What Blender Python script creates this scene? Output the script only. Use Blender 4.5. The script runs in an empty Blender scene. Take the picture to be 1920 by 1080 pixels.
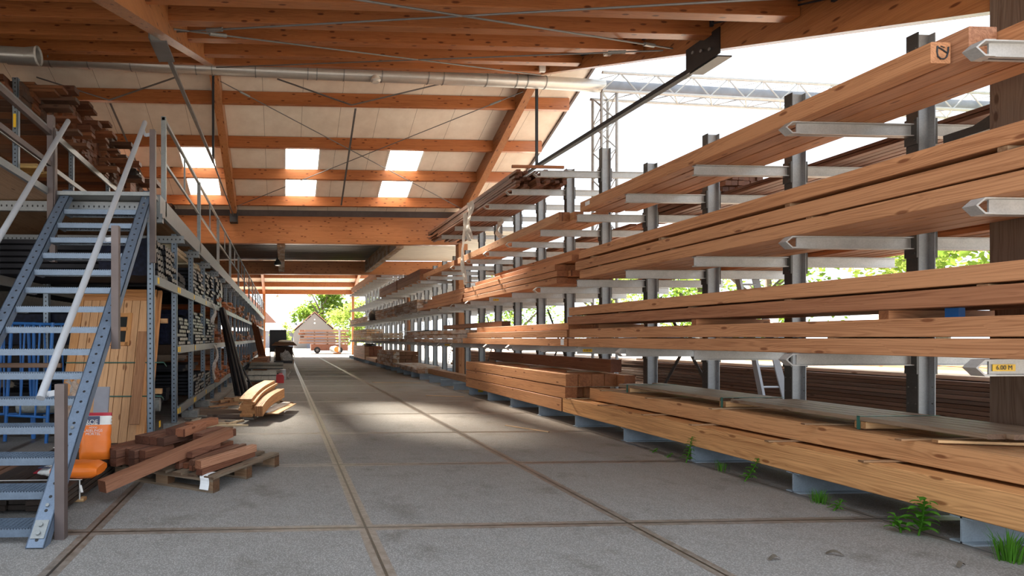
import bpy, bmesh, math, random
from mathutils import Vector, Matrix
R = random.Random(7)
SC = bpy.context.scene
COL = SC.collection
PI = math.pi

# ------------------------------------------------------------------ materials
def new_mat(name):
    m = bpy.data.materials.new(name); m.use_nodes = True
    nt = m.node_tree; nt.nodes.clear()
    out = nt.nodes.new('ShaderNodeOutputMaterial')
    b = nt.nodes.new('ShaderNodeBsdfPrincipled')
    nt.links.new(b.outputs[0], out.inputs[0])
    return m, nt, b, out

class G:
    """tiny node helper"""
    def __init__(s, nt): s.nt = nt
    def n(s, t, **kw):
        x = s.nt.nodes.new(t)
        for k, v in kw.items(): setattr(x, k, v)
        return x
    def put(s, sock, v):
        if isinstance(v, bpy.types.NodeSocket): s.nt.links.new(v, sock)
        elif v is not None:
            try: sock.default_value = v
            except Exception: sock.default_value = (v, v, v)
    def math(s, op, a, b=None, c=None):
        x = s.n('ShaderNodeMath', operation=op)
        for i, v in enumerate((a, b, c)):
            if v is not None: s.put(x.inputs[i], v)
        return x.outputs[0]
    def vmath(s, op, a, b=None):
        x = s.n('ShaderNodeVectorMath', operation=op)
        s.put(x.inputs[0], a)
        if b is not None: s.put(x.inputs[1], b)
        return x.outputs[0]
    def mix(s, f, a, b, blend='MIX'):
        x = s.n('ShaderNodeMix', data_type='RGBA', blend_type=blend)
        s.put(x.inputs[0], f); s.put(x.inputs[6], a); s.put(x.inputs[7], b)
        return x.outputs[2]
    def ramp(s, f, stops):
        x = s.n('ShaderNodeValToRGB'); e = x.color_ramp.elements
        while len(e) < len(stops): e.new(0.5)
        for i, (p, c) in enumerate(stops):
            e[i].position = p
            e[i].color = c if len(c) == 4 else (*c, 1)
        s.put(x.inputs[0], f); return x.outputs[0]
    def noise(s, vec, scale, detail=2, rough=.5, dist=0):
        x = s.n('ShaderNodeTexNoise'); s.put(x.inputs['Vector'], vec)
        x.inputs['Scale'].default_value = scale; x.inputs['Detail'].default_value = detail
        x.inputs['Roughness'].default_value = rough; x.inputs['Distortion'].default_value = dist
        return x.outputs[0]
    def coord(s, kind='Object'): return s.n('ShaderNodeTexCoord').outputs[kind]
    def sep(s, v):
        x = s.n('ShaderNodeSeparateXYZ'); s.put(x.inputs[0], v); return x.outputs
    def bump(s, h, strength=.3, dist=.01):
        x = s.n('ShaderNodeBump'); x.inputs['Strength'].default_value = strength
        x.inputs['Distance'].default_value = dist; s.put(x.inputs['Height'], h); return x.outputs[0]

def c4(c): return (c[0], c[1], c[2], 1)

def mat_plain(name, col, rough=.6, metal=0, var=.12, scale=6, spec=.5, bump=0):
    m, nt, b, o = new_mat(name); g = G(nt)
    v = g.noise(g.coord(), scale, 4)
    k = g.ramp(v, [(.3, (1 - var,) * 3), (.7, (1 + var,) * 3)])
    g.put(b.inputs['Base Color'], g.mix(1.0, c4(col), k, 'MULTIPLY'))
    b.inputs['Roughness'].default_value = rough; b.inputs['Metallic'].default_value = metal
    b.inputs['Specular IOR Level'].default_value = spec
    if bump: g.put(b.inputs['Normal'], g.bump(v, bump))
    return m

def mat_wood(name, axis, rough=.62, coat=0, weather=0, knots=1.0, contrast=1.0, kf=1.0):
    """timber tinted by the object's own colour; grain runs along the given local axis"""
    m, nt, b, o = new_mat(name); g = G(nt)
    oi = g.n('ShaderNodeObjectInfo')
    rnd = oi.outputs['Random']; tint = oi.outputs['Color']
    off = g.n('ShaderNodeCombineXYZ')
    g.put(off.inputs[0], g.math('MULTIPLY', rnd, 31.7)); g.put(off.inputs[1], g.math('MULTIPLY', rnd, 77.3)); g.put(off.inputs[2], g.math('MULTIPLY', rnd, 13.1))
    p = g.vmath('ADD', g.coord(), off.outputs[0])
    def st(v, across, along):
        s = [across] * 3; s['xyz'.index(axis)] = along
        return g.vmath('MULTIPLY', v, tuple(s))
    low = g.noise(st(p, 2.2, .5), 1.0, 2)
    warp = g.noise(st(p, 9, .8), 1.0, 2)
    xyz = g.sep(p); ai = 'xyz'.index(axis)
    other = [i for i in range(3) if i != ai]
    nrm = g.sep(g.coord('Normal'))
    side = g.math('GREATER_THAN', g.math('ABSOLUTE', nrm[other[0]]), .6)
    mu = g.n('ShaderNodeMix', data_type='FLOAT'); g.put(mu.inputs[0], side); g.put(mu.inputs[2], xyz[other[0]]); g.put(mu.inputs[3], xyz[other[1]])
    kc = g.n('ShaderNodeCombineXYZ'); g.put(kc.inputs[0], g.math('ADD', g.math('MULTIPLY', mu.outputs[0], 5.0 * kf), g.math('MULTIPLY', side, 7.3))); g.put(kc.inputs[1], g.math('MULTIPLY', xyz[ai], 1.7 * kf)); g.put(kc.inputs[2], side)
    knot = g.n('ShaderNodeTexVoronoi', voronoi_dimensions='2D'); g.put(knot.inputs['Vector'], kc.outputs[0]); knot.inputs['Scale'].default_value = 1
    kd = knot.outputs['Distance']
    gate = g.math('GREATER_THAN', g.sep(knot.outputs['Color'])[0], .5)
    kmask = g.ramp(kd, [(.05 * kf, (1, 1, 1)), (.09 * kf, (0, 0, 0))])
    kring = g.math('MULTIPLY', gate, g.math('DIVIDE', .10, g.math('ADD', kd, .10)))
    rings = g.math('ADD', g.math('MULTIPLY', warp, 2.6), g.math('MULTIPLY', kring, 1.3))
    lin = g.math('ADD', g.math('MULTIPLY', xyz[other[0]], 16.0), g.math('MULTIPLY', xyz[other[1]], 24.0))
    ph = g.math('ADD', g.math('MULTIPLY', rings, 9.0), g.math('MULTIPLY', lin, 5.0))
    late = g.math('POWER', g.math('ABSOLUTE', g.math('SINE', ph)), 3.0)
    fib = g.noise(st(p, 160, 3.5), 1.0, 2)
    streak = g.noise(st(p, 28, .7), 1.0, 3)
    f = g.math('ADD', g.math('MULTIPLY', late, .34 * contrast), g.math('MULTIPLY', g.math('SUBTRACT', low, .5), 1.1 * contrast))
    f = g.math('ADD', f, g.math('MULTIPLY', g.math('SUBTRACT', fib, .45), .8))
    f = g.math('ADD', f, g.math('MULTIPLY', g.math('SUBTRACT', streak, .5), 1.3 * contrast))
    dark = g.mix(1.0, tint, (.50, .36, .27, 1), 'MULTIPLY')
    lite = g.mix(1.0, tint, (1.16, 1.14, 1.10, 1), 'MULTIPLY')
    fc = g.n('ShaderNodeClamp'); g.put(fc.inputs[0], f)
    c = g.mix(fc.outputs[0], lite, dark)
    kcol = g.mix(1.0, tint, (.33, .19, .12, 1), 'MULTIPLY')
    c = g.mix(g.math('MULTIPLY', g.math('MULTIPLY', kmask, gate), .8 * knots), c, kcol)
    crk = g.noise(st(p, 34, .45), 1.0, 2); c = g.mix(g.ramp(g.math('ABSOLUTE', g.math('SUBTRACT', crk, .40)), [(.002, (.55, .55, .55)), (.006, (0, 0, 0))]), c, kcol)
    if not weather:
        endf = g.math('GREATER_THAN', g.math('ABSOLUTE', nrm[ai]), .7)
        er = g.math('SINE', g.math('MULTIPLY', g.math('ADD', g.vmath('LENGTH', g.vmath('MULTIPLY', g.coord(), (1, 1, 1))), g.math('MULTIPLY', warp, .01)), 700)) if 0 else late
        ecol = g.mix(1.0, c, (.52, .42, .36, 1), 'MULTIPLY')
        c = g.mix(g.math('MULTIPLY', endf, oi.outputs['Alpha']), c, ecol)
    if weather:
        w = g.noise(st(p, 5, 1.4), 1.0, 5, .65)
        wm = g.ramp(w, [(.43, (0, 0, 0)), (.56, (1, 1, 1))])
        c = g.mix(g.math('MULTIPLY', wm, weather), c, (.66, .60, .54, 1))
    g.put(b.inputs['Base Color'], c)
    b.inputs['Roughness'].default_value = rough
    b.inputs['Specular IOR Level'].default_value = .35
    b.inputs['Coat Weight'].default_value = coat; b.inputs['Coat Roughness'].default_value = .22
    g.put(b.inputs['Normal'], g.bump(g.math('ADD', fib, g.math('MULTIPLY', late, .5)), .22, .004))
    return m

def mat_metal(name, col, rough=.45, metal=.75, holes=None, var=.16):
    """galvanised steel; holes=(long axis, lateral axis of the generated box, pitch, radius) darkens a row of punched holes"""
    m, nt, b, o = new_mat(name); g = G(nt)
    co = g.coord()
    v = g.noise(co, 9, 5, .6); sp = g.n('ShaderNodeTexVoronoi'); g.put(sp.inputs['Vector'], co); sp.inputs['Scale'].default_value = 70
    k = g.ramp(g.math('ADD', g.math('MULTIPLY', v, .8), g.math('MULTIPLY', sp.outputs['Distance'], .25)), [(.3, (1 - var,) * 3), (.75, (1 + var,) * 3)])
    c = g.mix(1.0, c4(col), k, 'MULTIPLY')
    rough_s = g.math('ADD', rough - .1, g.math('MULTIPLY', v, .22))
    if holes:
        ax, lat, pitch, rad, width = holes
        z = g.sep(co)['xyz'.index(ax)]
        l = g.sep(g.coord('Generated'))['xyz'.index(lat)]
        dz = g.math('MULTIPLY', g.math('SUBTRACT', g.math('FRACT', g.math('DIVIDE', z, pitch)), .5), pitch)
        dl = g.math('MULTIPLY', g.math('SUBTRACT', l, .5), width)
        d = g.math('SQRT', g.math('ADD', g.math('MULTIPLY', dz, dz), g.math('MULTIPLY', dl, dl)))
        h = g.math('LESS_THAN', d, rad)
        c = g.mix(h, c, (.006, .006, .008, 1))
        g.put(b.inputs['Metallic'], g.math('MULTIPLY', g.math('SUBTRACT', 1.0, h), metal))
    else: b.inputs['Metallic'].default_value = metal
    g.put(b.inputs['Base Color'], c); g.put(b.inputs['Roughness'], rough_s)
    return m

def mat_floor():
    m, nt, b, o = new_mat('concrete_slabs'); g = G(nt)
    co = g.coord(); X, Y, Z = g.sep(co)
    fine = g.noise(co, 260, 2, .7); mid = g.noise(co, 5.5, 5, .65); big = g.noise(co, .9, 4, .6)
    agg = g.n('ShaderNodeTexVoronoi'); g.put(agg.inputs['Vector'], co); agg.inputs['Scale'].default_value = 95
    a = g.ramp(agg.outputs['Distance'], [(.1, (.46, .452, .445)), (.55, (.12, .117, .114))])
    base = g.mix(.62, g.ramp(mid, [(.3, (.18, .172, .16)), (.7, (.28, .272, .26))]), a)
    base = g.mix(g.math('MULTIPLY', g.math('SUBTRACT', fine, .2), .5), base, (.36, .35, .345, 1))
    # brown dust, thicker along the rack and in the middle of the aisle
    dx = g.n('ShaderNodeMapRange'); g.put(dx.inputs[0], X); dx.inputs[1].default_value = 1.8; dx.inputs[2].default_value = 5.2; dx.inputs[3].default_value = .12; dx.inputs[4].default_value = .75
    dy = g.n('ShaderNodeMapRange'); g.put(dy.inputs[0], Y); dy.inputs[1].default_value = 3.5; dy.inputs[2].default_value = 9; dy.inputs[3].default_value = .25; dy.inputs[4].default_value = 1.0
    dust = g.math('MULTIPLY', g.math('MULTIPLY', dx.outputs[0], dy.outputs[0]), g.ramp(big, [(.3, (.4, .4, .4)), (.65, (1, 1, 1))]))
    base = g.mix(dust, base, (.27, .205, .15, 1))
    stain = g.ramp(g.noise(co, 1.7, 5, .7), [(.30, (.68, .66, .63)), (.46, (1, 1, 1))])
    base = g.mix(1.0, base, stain, 'MULTIPLY')
    def joint(v, o0):
        f = g.math('FRACT', g.math('ADD', g.math('DIVIDE', g.math('SUBTRACT', v, o0), 2.0), .5))
        return g.math('MULTIPLY', g.math('ABSOLUTE', g.math('SUBTRACT', f, .5)), 2.0)
    wob = g.math('MULTIPLY', g.math('SUBTRACT', g.noise(co, 3, 3), .5), .006)
    dj = g.math('ADD', g.math('MINIMUM', joint(X, .613), joint(Y, 4.016)), wob)
    steel = g.math('LESS_THAN', dj, .06); gap = g.math('LESS_THAN', g.math('ABSOLUTE', g.math('SUBTRACT', dj, .003)), .0065)
    stc = g.mix(g.ramp(g.noise(co, 14, 4, .7), [(.35, (0, 0, 0)), (.62, (1, 1, 1))]), (.13, .105, .085, 1), (.225, .195, .17, 1))
    c = g.mix(steel, base, stc)
    c = g.mix(gap, c, (.035, .028, .02, 1))
    g.put(b.inputs['Base Color'], c)
    g.put(b.inputs['Roughness'], g.math('SUBTRACT', g.math('ADD', .78, g.math('MULTIPLY', fine, .12)), g.math('MULTIPLY', steel, .50)))
    b.inputs['Specular IOR Level'].default_value = .4
    h = g.math('ADD', g.math('MULTIPLY', fine, .5), g.math('MULTIPLY', agg.outputs['Distance'], .5))
    g.put(b.inputs['Normal'], g.bump(g.math('SUBTRACT', h, g.math('MULTIPLY', gap, 2)), .25, .006))
    return m

def mat_panel():
    m, nt, b, o = new_mat('roof_panel'); g = G(nt)
    co = g.coord(); X, Y, Z = g.sep(co)
    f = g.math('ABSOLUTE', g.math('SUBTRACT', g.math('FRACT', g.math('DIVIDE', X, .98)), .5))
    line = g.math('LESS_THAN', f, .005)
    v = g.ramp(g.noise(co, 2.4, 5, .65), [(.3, (.74, .66, .57)), (.7, (.86, .79, .70))])
    g.put(b.inputs['Base Color'], g.mix(line, v, (.30, .25, .20, 1)))
    b.inputs['Roughness'].default_value = .8
    return m

def mat_corr(name, col, axis, pitch, rough=.5, metal=.0):
    m, nt, b, o = new_mat(name); g = G(nt)
    w = g.math('SINE', g.math('MULTIPLY', g.sep(g.coord())['xyz'.index(axis)], 2 * PI / pitch))
    g.put(b.inputs['Base Color'], g.mix(g.noise(g.coord(), 3, 3), c4(col), c4([x * .8 for x in col])))
    b.inputs['Roughness'].default_value = rough; b.inputs['Metallic'].default_value = metal
    g.put(b.inputs['Normal'], g.bump(w, 1.0, .03))
    return m

def mat_glasslike(name, transp, col=(1, 1, 1), gloss=False):
    m = bpy.data.materials.new(name); m.use_nodes = True; nt = m.node_tree; nt.nodes.clear(); g = G(nt)
    out = g.n('ShaderNodeOutputMaterial'); t = g.n('ShaderNodeBsdfTransparent'); t.inputs[0].default_value = c4(col)
    if gloss:
        d = g.n('ShaderNodeBsdfPrincipled'); d.inputs['Base Color'].default_value = c4(col); d.inputs['Roughness'].default_value = .25
        g.put(d.inputs['Normal'], g.bump(g.noise(g.coord(), 14, 5, .7, 1.2), 1.0, .05))
        k = g.ramp(g.noise(g.coord(), 9, 4, .7, 1.0), [(.35, (transp + .15,) * 3), (.65, (transp - .25,) * 3)])
    else:
        d = g.n('ShaderNodeBsdfTranslucent'); d.inputs[0].default_value = c4(col); k = transp
    mx = g.n('ShaderNodeMixShader'); g.put(mx.inputs[0], k)
    nt.links.new(d.outputs[0], mx.inputs[1]); nt.links.new(t.outputs[0], mx.inputs[2]); nt.links.new(mx.outputs[0], out.inputs[0])
    return m

def mat_leaf(name, c1, c2):
    m = bpy.data.materials.new(name); m.use_nodes = True; nt = m.node_tree; nt.nodes.clear(); g = G(nt)
    out = g.n('ShaderNodeOutputMaterial')
    c = g.mix(g.noise(g.coord(), 1.7, 3), c4(c1), c4(c2))
    d = g.n('ShaderNodeBsdfDiffuse'); t = g.n('ShaderNodeBsdfTranslucent'); g.put(d.inputs[0], c); g.put(t.inputs[0], c)
    mx = g.n('ShaderNodeMixShader'); mx.inputs[0].default_value = .5
    nt.links.new(d.outputs[0], mx.inputs[1]); nt.links.new(t.outputs[0], mx.inputs[2]); nt.links.new(mx.outputs[0], out.inputs[0])
    return m

M = {}
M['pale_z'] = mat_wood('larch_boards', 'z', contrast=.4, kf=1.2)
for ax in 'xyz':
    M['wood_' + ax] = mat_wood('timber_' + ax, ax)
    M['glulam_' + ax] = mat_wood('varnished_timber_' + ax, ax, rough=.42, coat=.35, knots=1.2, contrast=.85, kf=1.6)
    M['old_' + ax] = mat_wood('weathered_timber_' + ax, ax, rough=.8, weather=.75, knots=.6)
M['galv'] = mat_metal('galvanised_steel', (.25, .265, .27), .45, .55)
M['wire'] = mat_plain('wire_steel', (.16, .16, .165), .5, .4)
M['galv_hole_z'] = mat_metal('punched_steel_upright', (.20, .245, .30), .45, .5, ('z', 'x', .062, .011, .085))
M['galv_hole_x'] = mat_metal('punched_steel_bearer', (.24, .255, .27), .45, .5, ('x', 'z', .062, .010, .085))
M['stair'] = mat_metal('stair_steel', (.15, .195, .26), .42, .45)
M['stair_hole'] = mat_metal('punched_stair_steel', (.15, .20, .28), .5, .3, ('y', 'x', .105, .012, .12))
M['rack'] = mat_metal('rack_steel', (.42, .42, .415), .5, .4)
M['column'] = mat_metal('rack_column_steel', (.30, .315, .33), .5, .4)
M['rack_dark'] = mat_metal('dark_bracket_steel', (.085, .083, .08), .5, .5)
M['foot'] = mat_metal('rack_foot_steel', (.33, .39, .45), .55, .4)
M['alu'] = mat_metal('aluminium_tube', (.40, .42, .46), .5, .25, var=.05)
M['duct'] = mat_metal('duct_sheet_metal', (.50, .50, .49), .38, .6, var=.07)
M['truss'] = mat_metal('truss_steel', (.36, .37, .38), .5, .2)
M['black_steel'] = mat_plain('black_steel', (.03, .032, .036), .45, .3)
M['tie'] = mat_plain('tie_rod_steel', (.022, .024, .032), .7, 0)
M['brown_paint'] = mat_plain('brown_painted_steel', (.115, .088, .084), .5, .2)
M['black_wood'] = mat_plain('black_board', (.012, .012, .016), .6, spec=.2)
M['end_film'] = mat_plain('silver_board_end', (.17, .165, .15), .4, .2, .75, 28)
M['black_plastic'] = mat_plain('black_plastic', (.012, .012, .014), .35)
M['white'] = mat_plain('white_plastic', (.78, .78, .76), .5)
M['paper'] = mat_plain('white_paper', (.82, .83, .85), .8)
M['yellow'] = mat_plain('yellow_label', (.80, .50, .02), .5, 0, .04)
M['orange'] = mat_plain('orange_bag_film', (.88, .20, .02), .35, 0, .06)
M['red'] = mat_plain('red_plastic', (.55, .015, .02), .35)
M['dred'] = mat_plain('red_film', (.45, .02, .04), .4)
M['navy'] = mat_plain('navy_print', (.05, .06, .12), .45)
M['blue'] = mat_plain('blue_paint', (.02, .13, .40), .5)
M['film_blue'] = mat_plain('blue_packing_film', (.006, .008, .022), .5, 0, .6, 18, .15, .5)
M['green_strap'] = mat_plain('green_strap', (.03, .12, .09), .5)
M['slate'] = mat_plain('slate_tile', (.20, .21, .20), .7, 0, .3, 20)
M['stone'] = mat_plain('concrete_block', (.26, .26, .25), .9, 0, .2, 20)
M['floor'] = mat_floor()
M['yard'] = mat_plain('sunny_yard_paving', (.24, .23, .215), .9, 0, .1, .8)
M['panel'] = mat_panel()
M['corr_dark'] = mat_corr('dark_corrugated_sheet', (.12, .125, .13), 'y', .2, .35, .4)
M['corr_pale'] = mat_corr('pale_corrugated_sheet', (.74, .68, .58), 'y', .2, .6)
M['wall'] = mat_plain('dark_cladding', (.10, .09, .085), .8)
M['sky_pane'] = mat_glasslike('translucent_skylight', .45, (.97, .97, .95))
M['film'] = mat_glasslike('clear_packing_film', .5, (.86, .85, .83), True)
M['rag'] = mat_plain('torn_white_film', (.74, .70, .65), .35, 0, .15, 20, .5, .4)
M['leaf_a'] = mat_leaf('green_leaves', (.07, .14, .02), (.17, .25, .045))
M['leaf_b'] = mat_leaf('yellow_green_leaves', (.15, .24, .04), (.27, .33, .08))
M['leaf_w'] = mat_leaf('weed_leaves', (.07, .22, .025), (.16, .40, .05))
M['bark'] = mat_plain('bark', (.10, .08, .06), .9, 0, .3, 12)
M['brick_wall'] = mat_plain('rendered_brick', (.21, .185, .175), .9, 0, .1, 20)
M['roof_tile'] = mat_plain('red_roof_tile', (.28, .14, .10), .8, 0, .15, 8)
M['slate_roof'] = mat_plain('slate_roof', (.17, .17, .21), .7, 0, .1, 8)
M['house_pale'] = mat_plain('pale_render', (.30, .30, .34), .8)
M['tyre'] = mat_plain('tyre_rubber', (.025, .025, .027), .8)
M['dark_glass'] = mat_plain('dark_glass', (.035, .037, .035), .15)
M['outdoor_duct'] = mat_plain('grey_outdoor_duct', (.17, .19, .23), .6)
M['lamp_glass'] = mat_plain('lamp_glass', (.6, .6, .58), .2)

# ------------------------------------------------------------------ mesh helpers
OFF = {}
class MB:
    def __init__(s): s.v = []; s.f = []; s.mi = []
    def add(s, vs, fs, mi=0):
        b = len(s.v); s.v += [tuple(p) for p in vs]
        for f in fs: s.f.append([b + i for i in f]); s.mi.append(mi)
        return s
    def box(s, x0, x1, y0, y1, z0, z1, mi=0):
        vs = [(x, y, z) for z in (z0, z1) for y in (y0, y1) for x in (x0, x1)]
        return s.add(vs, [(0, 2, 3, 1), (4, 5, 7, 6), (0, 1, 5, 4), (2, 6, 7, 3), (0, 4, 6, 2), (1, 3, 7, 5)], mi)
    def prism(s, poly, axis, a, b, mi=0, mi_end=None):
        """poly: 2D points in the plane of the two other axes (x,y,z order), counter-clockwise or not"""
        ax = 'xyz'.index(axis); o = [i for i in range(3) if i != ax]; n = len(poly)
        vs = []
        for t in (a, b):
            for p in poly:
                q = [0, 0, 0]; q[ax] = t; q[o[0]] = p[0]; q[o[1]] = p[1]; vs.append(q)
        s.add(vs, [(i, (i + 1) % n, n + (i + 1) % n, n + i) for i in range(n)], mi)
        b0 = len(s.v) - 2 * n
        s.f.append([b0 + i for i in reversed(range(n))]); s.f.append([b0 + n + i for i in range(n)])
        s.mi += [mi if mi_end is None else mi_end] * 2
        return s
    def bar(s, p, q, w, h=None, mi=0, up=(0, 0, 1)):
        """rectangular bar from p to q"""
        h = h or w; p = Vector(p); q = Vector(q); d = (q - p).normalized()
        u = Vector(up)
        if abs(d.dot(u)) > .98: u = Vector((0, 1, 0))
        a = d.cross(u).normalized(); c = a.cross(d).normalized()
        vs = [t + a * (i * w / 2) + c * (j * h / 2) for t in (p, q) for i, j in ((-1, -1), (1, -1), (1, 1), (-1, 1))]
        return s.add(vs, [(0, 3, 2, 1), (4, 5, 6, 7), (0, 1, 5, 4), (1, 2, 6, 5), (2, 3, 7, 6), (3, 0, 4, 7)], mi)
    def tube(s, pts, r, n=10, mi=0, cap=True):
        pts = [Vector(p) for p in pts]; rs = r if isinstance(r, (list, tuple)) else [r] * len(pts)
        rings = []
        for i, p in enumerate(pts):
            d = (pts[min(i + 1, len(pts) - 1)] - pts[max(i - 1, 0)]).normalized()
            u = Vector((0, 0, 1)) if abs(d.z) < .95 else Vector((0, 1, 0))
            a = d.cross(u).normalized(); c = a.cross(d)
            rings.append([p + (a * math.cos(2 * PI * k / n) + c * math.sin(2 * PI * k / n)) * rs[i] for k in range(n)])
        vs = [v for ring in rings for v in ring]
        fs = [(i * n + k, i * n + (k + 1) % n, (i + 1) * n + (k + 1) % n, (i + 1) * n + k) for i in range(len(pts) - 1) for k in range(n)]
        if cap: fs += [tuple(reversed(range(n))), tuple((len(pts) - 1) * n + k for k in range(n))]
        return s.add(vs, fs, mi)
    def build(s, name, mats, parent=None, smooth=False, origin=None, local=False):
        if origin is None:
            if parent is not None: origin = OFF.get(parent.name, Vector()) if not local else Vector()
            elif local: origin = Vector()
            else:
                xs, ys, zs = zip(*s.v)
                origin = Vector(((min(xs) + max(xs)) / 2, (min(ys) + max(ys)) / 2, min(zs)))
        origin = Vector(origin)
        me = bpy.data.meshes.new(name)
        me.from_pydata([tuple(Vector(v) - origin) for v in s.v], [], s.f); me.validate()
        mats = mats if isinstance(mats, (list, tuple)) else [mats]
        for m in mats: me.materials.append(M[m] if isinstance(m, str) else m)
        if len(mats) > 1:
            for p, k in zip(me.polygons, s.mi): p.material_index = k
        bm = bmesh.new(); bm.from_mesh(me); bmesh.ops.recalc_face_normals(bm, faces=bm.faces); bm.to_mesh(me); bm.free()
        if smooth:
            for p in me.polygons: p.use_smooth = True
            try: me.set_sharp_from_angle(angle=math.radians(40))
            except Exception: pass
        o = bpy.data.objects.new(name, me); COL.objects.link(o)
        if parent is not None:
            o.parent = parent; OFF[o.name] = OFF.get(parent.name, Vector())
        elif not local:
            o.location = origin; OFF[o.name] = origin
        return o

def tag(o, label, cat, group=None, kind='thing', color=None):
    o['label'] = label; o['category'] = cat; o['kind'] = kind
    if group: o['group'] = group
    if color: o.color = c4(color)
    return o
def struct(o):
    o['kind'] = 'structure'; return o
def thing(name, label, cat, loc, group=None, rot=(0, 0, 0), kind='thing'):
    o = bpy.data.objects.new(name, None); COL.objects.link(o); o.location = loc; o.rotation_euler = rot
    o.empty_display_size = .1
    OFF[o.name] = Vector(loc)
    return tag(o, label, cat, group, kind)
def copy_tree(o, parent=None):
    c = o.copy(); COL.objects.link(c)
    if parent is not None: c.parent = parent
    for ch in [x for x in o.children]: copy_tree(ch, c)
    return c
def vary(c, k=.12, r=R):
    f = 1 + r.uniform(-k, k); h = r.uniform(-k, k) * .35
    return (c[0] * f * (1 + h), c[1] * f, c[2] * f * (1 - h))

ORD = 'first second third fourth fifth sixth seventh eighth ninth tenth eleventh twelfth thirteenth fourteenth fifteenth sixteenth seventeenth eighteenth nineteenth twentieth'.split()

FIR = (.47, .228, .113); ORANGE = (.48, .19, .075); BROWN = (.27, .11, .048); DARKB = (.13, .058, .033)
GLU = (.35, .13, .044); PALE = (.68, .44, .23); GREYW = (.33, .26, .20)

def lumber(name, x0, x1, y0, y1, z0, z1, axis='y', color=FIR, mat='wood', wob=.003, ch=.005, seg=5, rng=R):
    """a sawn timber with arrised edges and a slight bow, length along the given axis"""
    A = {'x': (x0, x1), 'y': (y0, y1), 'z': (z0, z1)}
    o = [a for a in 'xyz' if a != axis]
    (a0, a1), (b0, b1) = A[o[0]], A[o[1]]; L0, L1 = A[axis]
    c = min(ch, (a1 - a0) * .2, (b1 - b0) * .2)
    prof = [(a0 + c, b0), (a1 - c, b0), (a1, b0 + c), (a1, b1 - c), (a1 - c, b1), (a0 + c, b1), (a0, b1 - c), (a0, b0 + c)]
    m = MB(); n = 8; vs = []; p1, p2 = rng.uniform(0, 6), rng.uniform(0, 6)
    for i in range(seg + 1):
        t = i / seg; d1 = wob * math.sin(p1 + t * 4); d2 = abs(wob * math.sin(p2 + t * 5)) * .6
        for (u, v) in prof:
            q = {axis: L0 + (L1 - L0) * t, o[0]: u + d1, o[1]: v + (d2 if o[1] == 'z' else d1)}
            vs.append((q['x'], q['y'], q['z']))
    fs = [(i * n + k, i * n + (k + 1) % n, (i + 1) * n + (k + 1) % n, (i + 1) * n + k) for i in range(seg) for k in range(n)]
    fs += [tuple(reversed(range(n))), tuple(seg * n + k for k in range(n))]
    m.add(vs, fs)
    ob = m.build(name, mat + '_' + axis if mat + '_' + axis in M else mat)
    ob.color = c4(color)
    return ob

def lofted(name, pts, w, h, mat, color=None, up=(0, 0, 1)):
    m = MB(); m.bar(pts[0], pts[1], w, h, up=up); return m

def text_mesh(txt, size, mat, parent, loc, rot=(0, 0, 0), sx=1):
    cu = bpy.data.curves.new('lettering', 'FONT'); cu.body = txt; cu.size = size; cu.align_x = 'CENTER'; cu.align_y = 'CENTER'; cu.extrude = .0006
    t = bpy.data.objects.new('lettering_source', cu); COL.objects.link(t); bpy.context.view_layer.update()
    me = bpy.data.meshes.new_from_object(t.evaluated_get(bpy.context.evaluated_depsgraph_get()))
    bpy.data.objects.remove(t); me.materials.clear(); me.materials.append(M[mat])
    o = bpy.data.objects.new('lettering', me); COL.objects.link(o); o.parent = parent; o.location = loc; o.rotation_euler = rot; o.scale.x = sx
    return o
# ------------------------------------------------------------------ the setting
struct(MB().box(-12, 9, -9, 47, -.12, 0).build('floor', 'floor', origin=(0, 0, 0)))
struct(MB().box(-90, 120, -30, 190, -.3, -.13).build('ground_yard', 'yard', origin=(0, 0, 0)))
struct(MB().box(9, 60, -20, 47, -.2, -.02).box(-60, 60, 47, 160, -.2, -.01).build('ground_paving', 'yard', origin=(0, 0, 0)))
XW = -10.5
struct(MB().box(XW - .15, XW, 2, 46.3, 0, 8).build('wall_left', 'wall', origin=(XW, 0, 0)))
struct(MB().box(XW, -5.2, 46.1, 46.3, 0, 6).build('wall_back', 'wall', origin=(XW, 46, 0)))

RX, LX = 5.88, -1.57          # the two rafters in view
RIDGE = 12.4
def zu(Y): return 7.8 - .385 * abs(Y - RIDGE)      # underside of the roof sheets
def zp(Y): return 7.5 - .385 * abs(Y - RIDGE)      # underside of the purlins
XE = 7.26
m = MB()
def sheet(m, x0, x1, y0, y1, zf=zu, th=.09):
    m.prism([(y0, zf(y0)), (y1, zf(y1)), (y1, zf(y1) + th), (y0, zf(y0) + th)], 'x', x0, x1)
sheet(m, XW, XE, 3.2, RIDGE)
struct(m.build('ceiling', 'panel', origin=(0, 0, 0)))
m = MB(); S0, S1 = 15.25, 17.32
sheet(m, XW, XE, RIDGE, S0); sheet(m, XW, XE, S1, 18.3)
sk = [(x - .49, x + .49) for x in (-8.3, -5.36, -2.42, .55, 3.5)]
xs = [XW] + [v for p in sk for v in p] + [XE]
for i in range(0, len(xs), 2): sheet(m, xs[i], xs[i + 1], S0, S1)
struct(m.build('ceiling', 'panel', origin=(0, 0, 0)))
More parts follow.
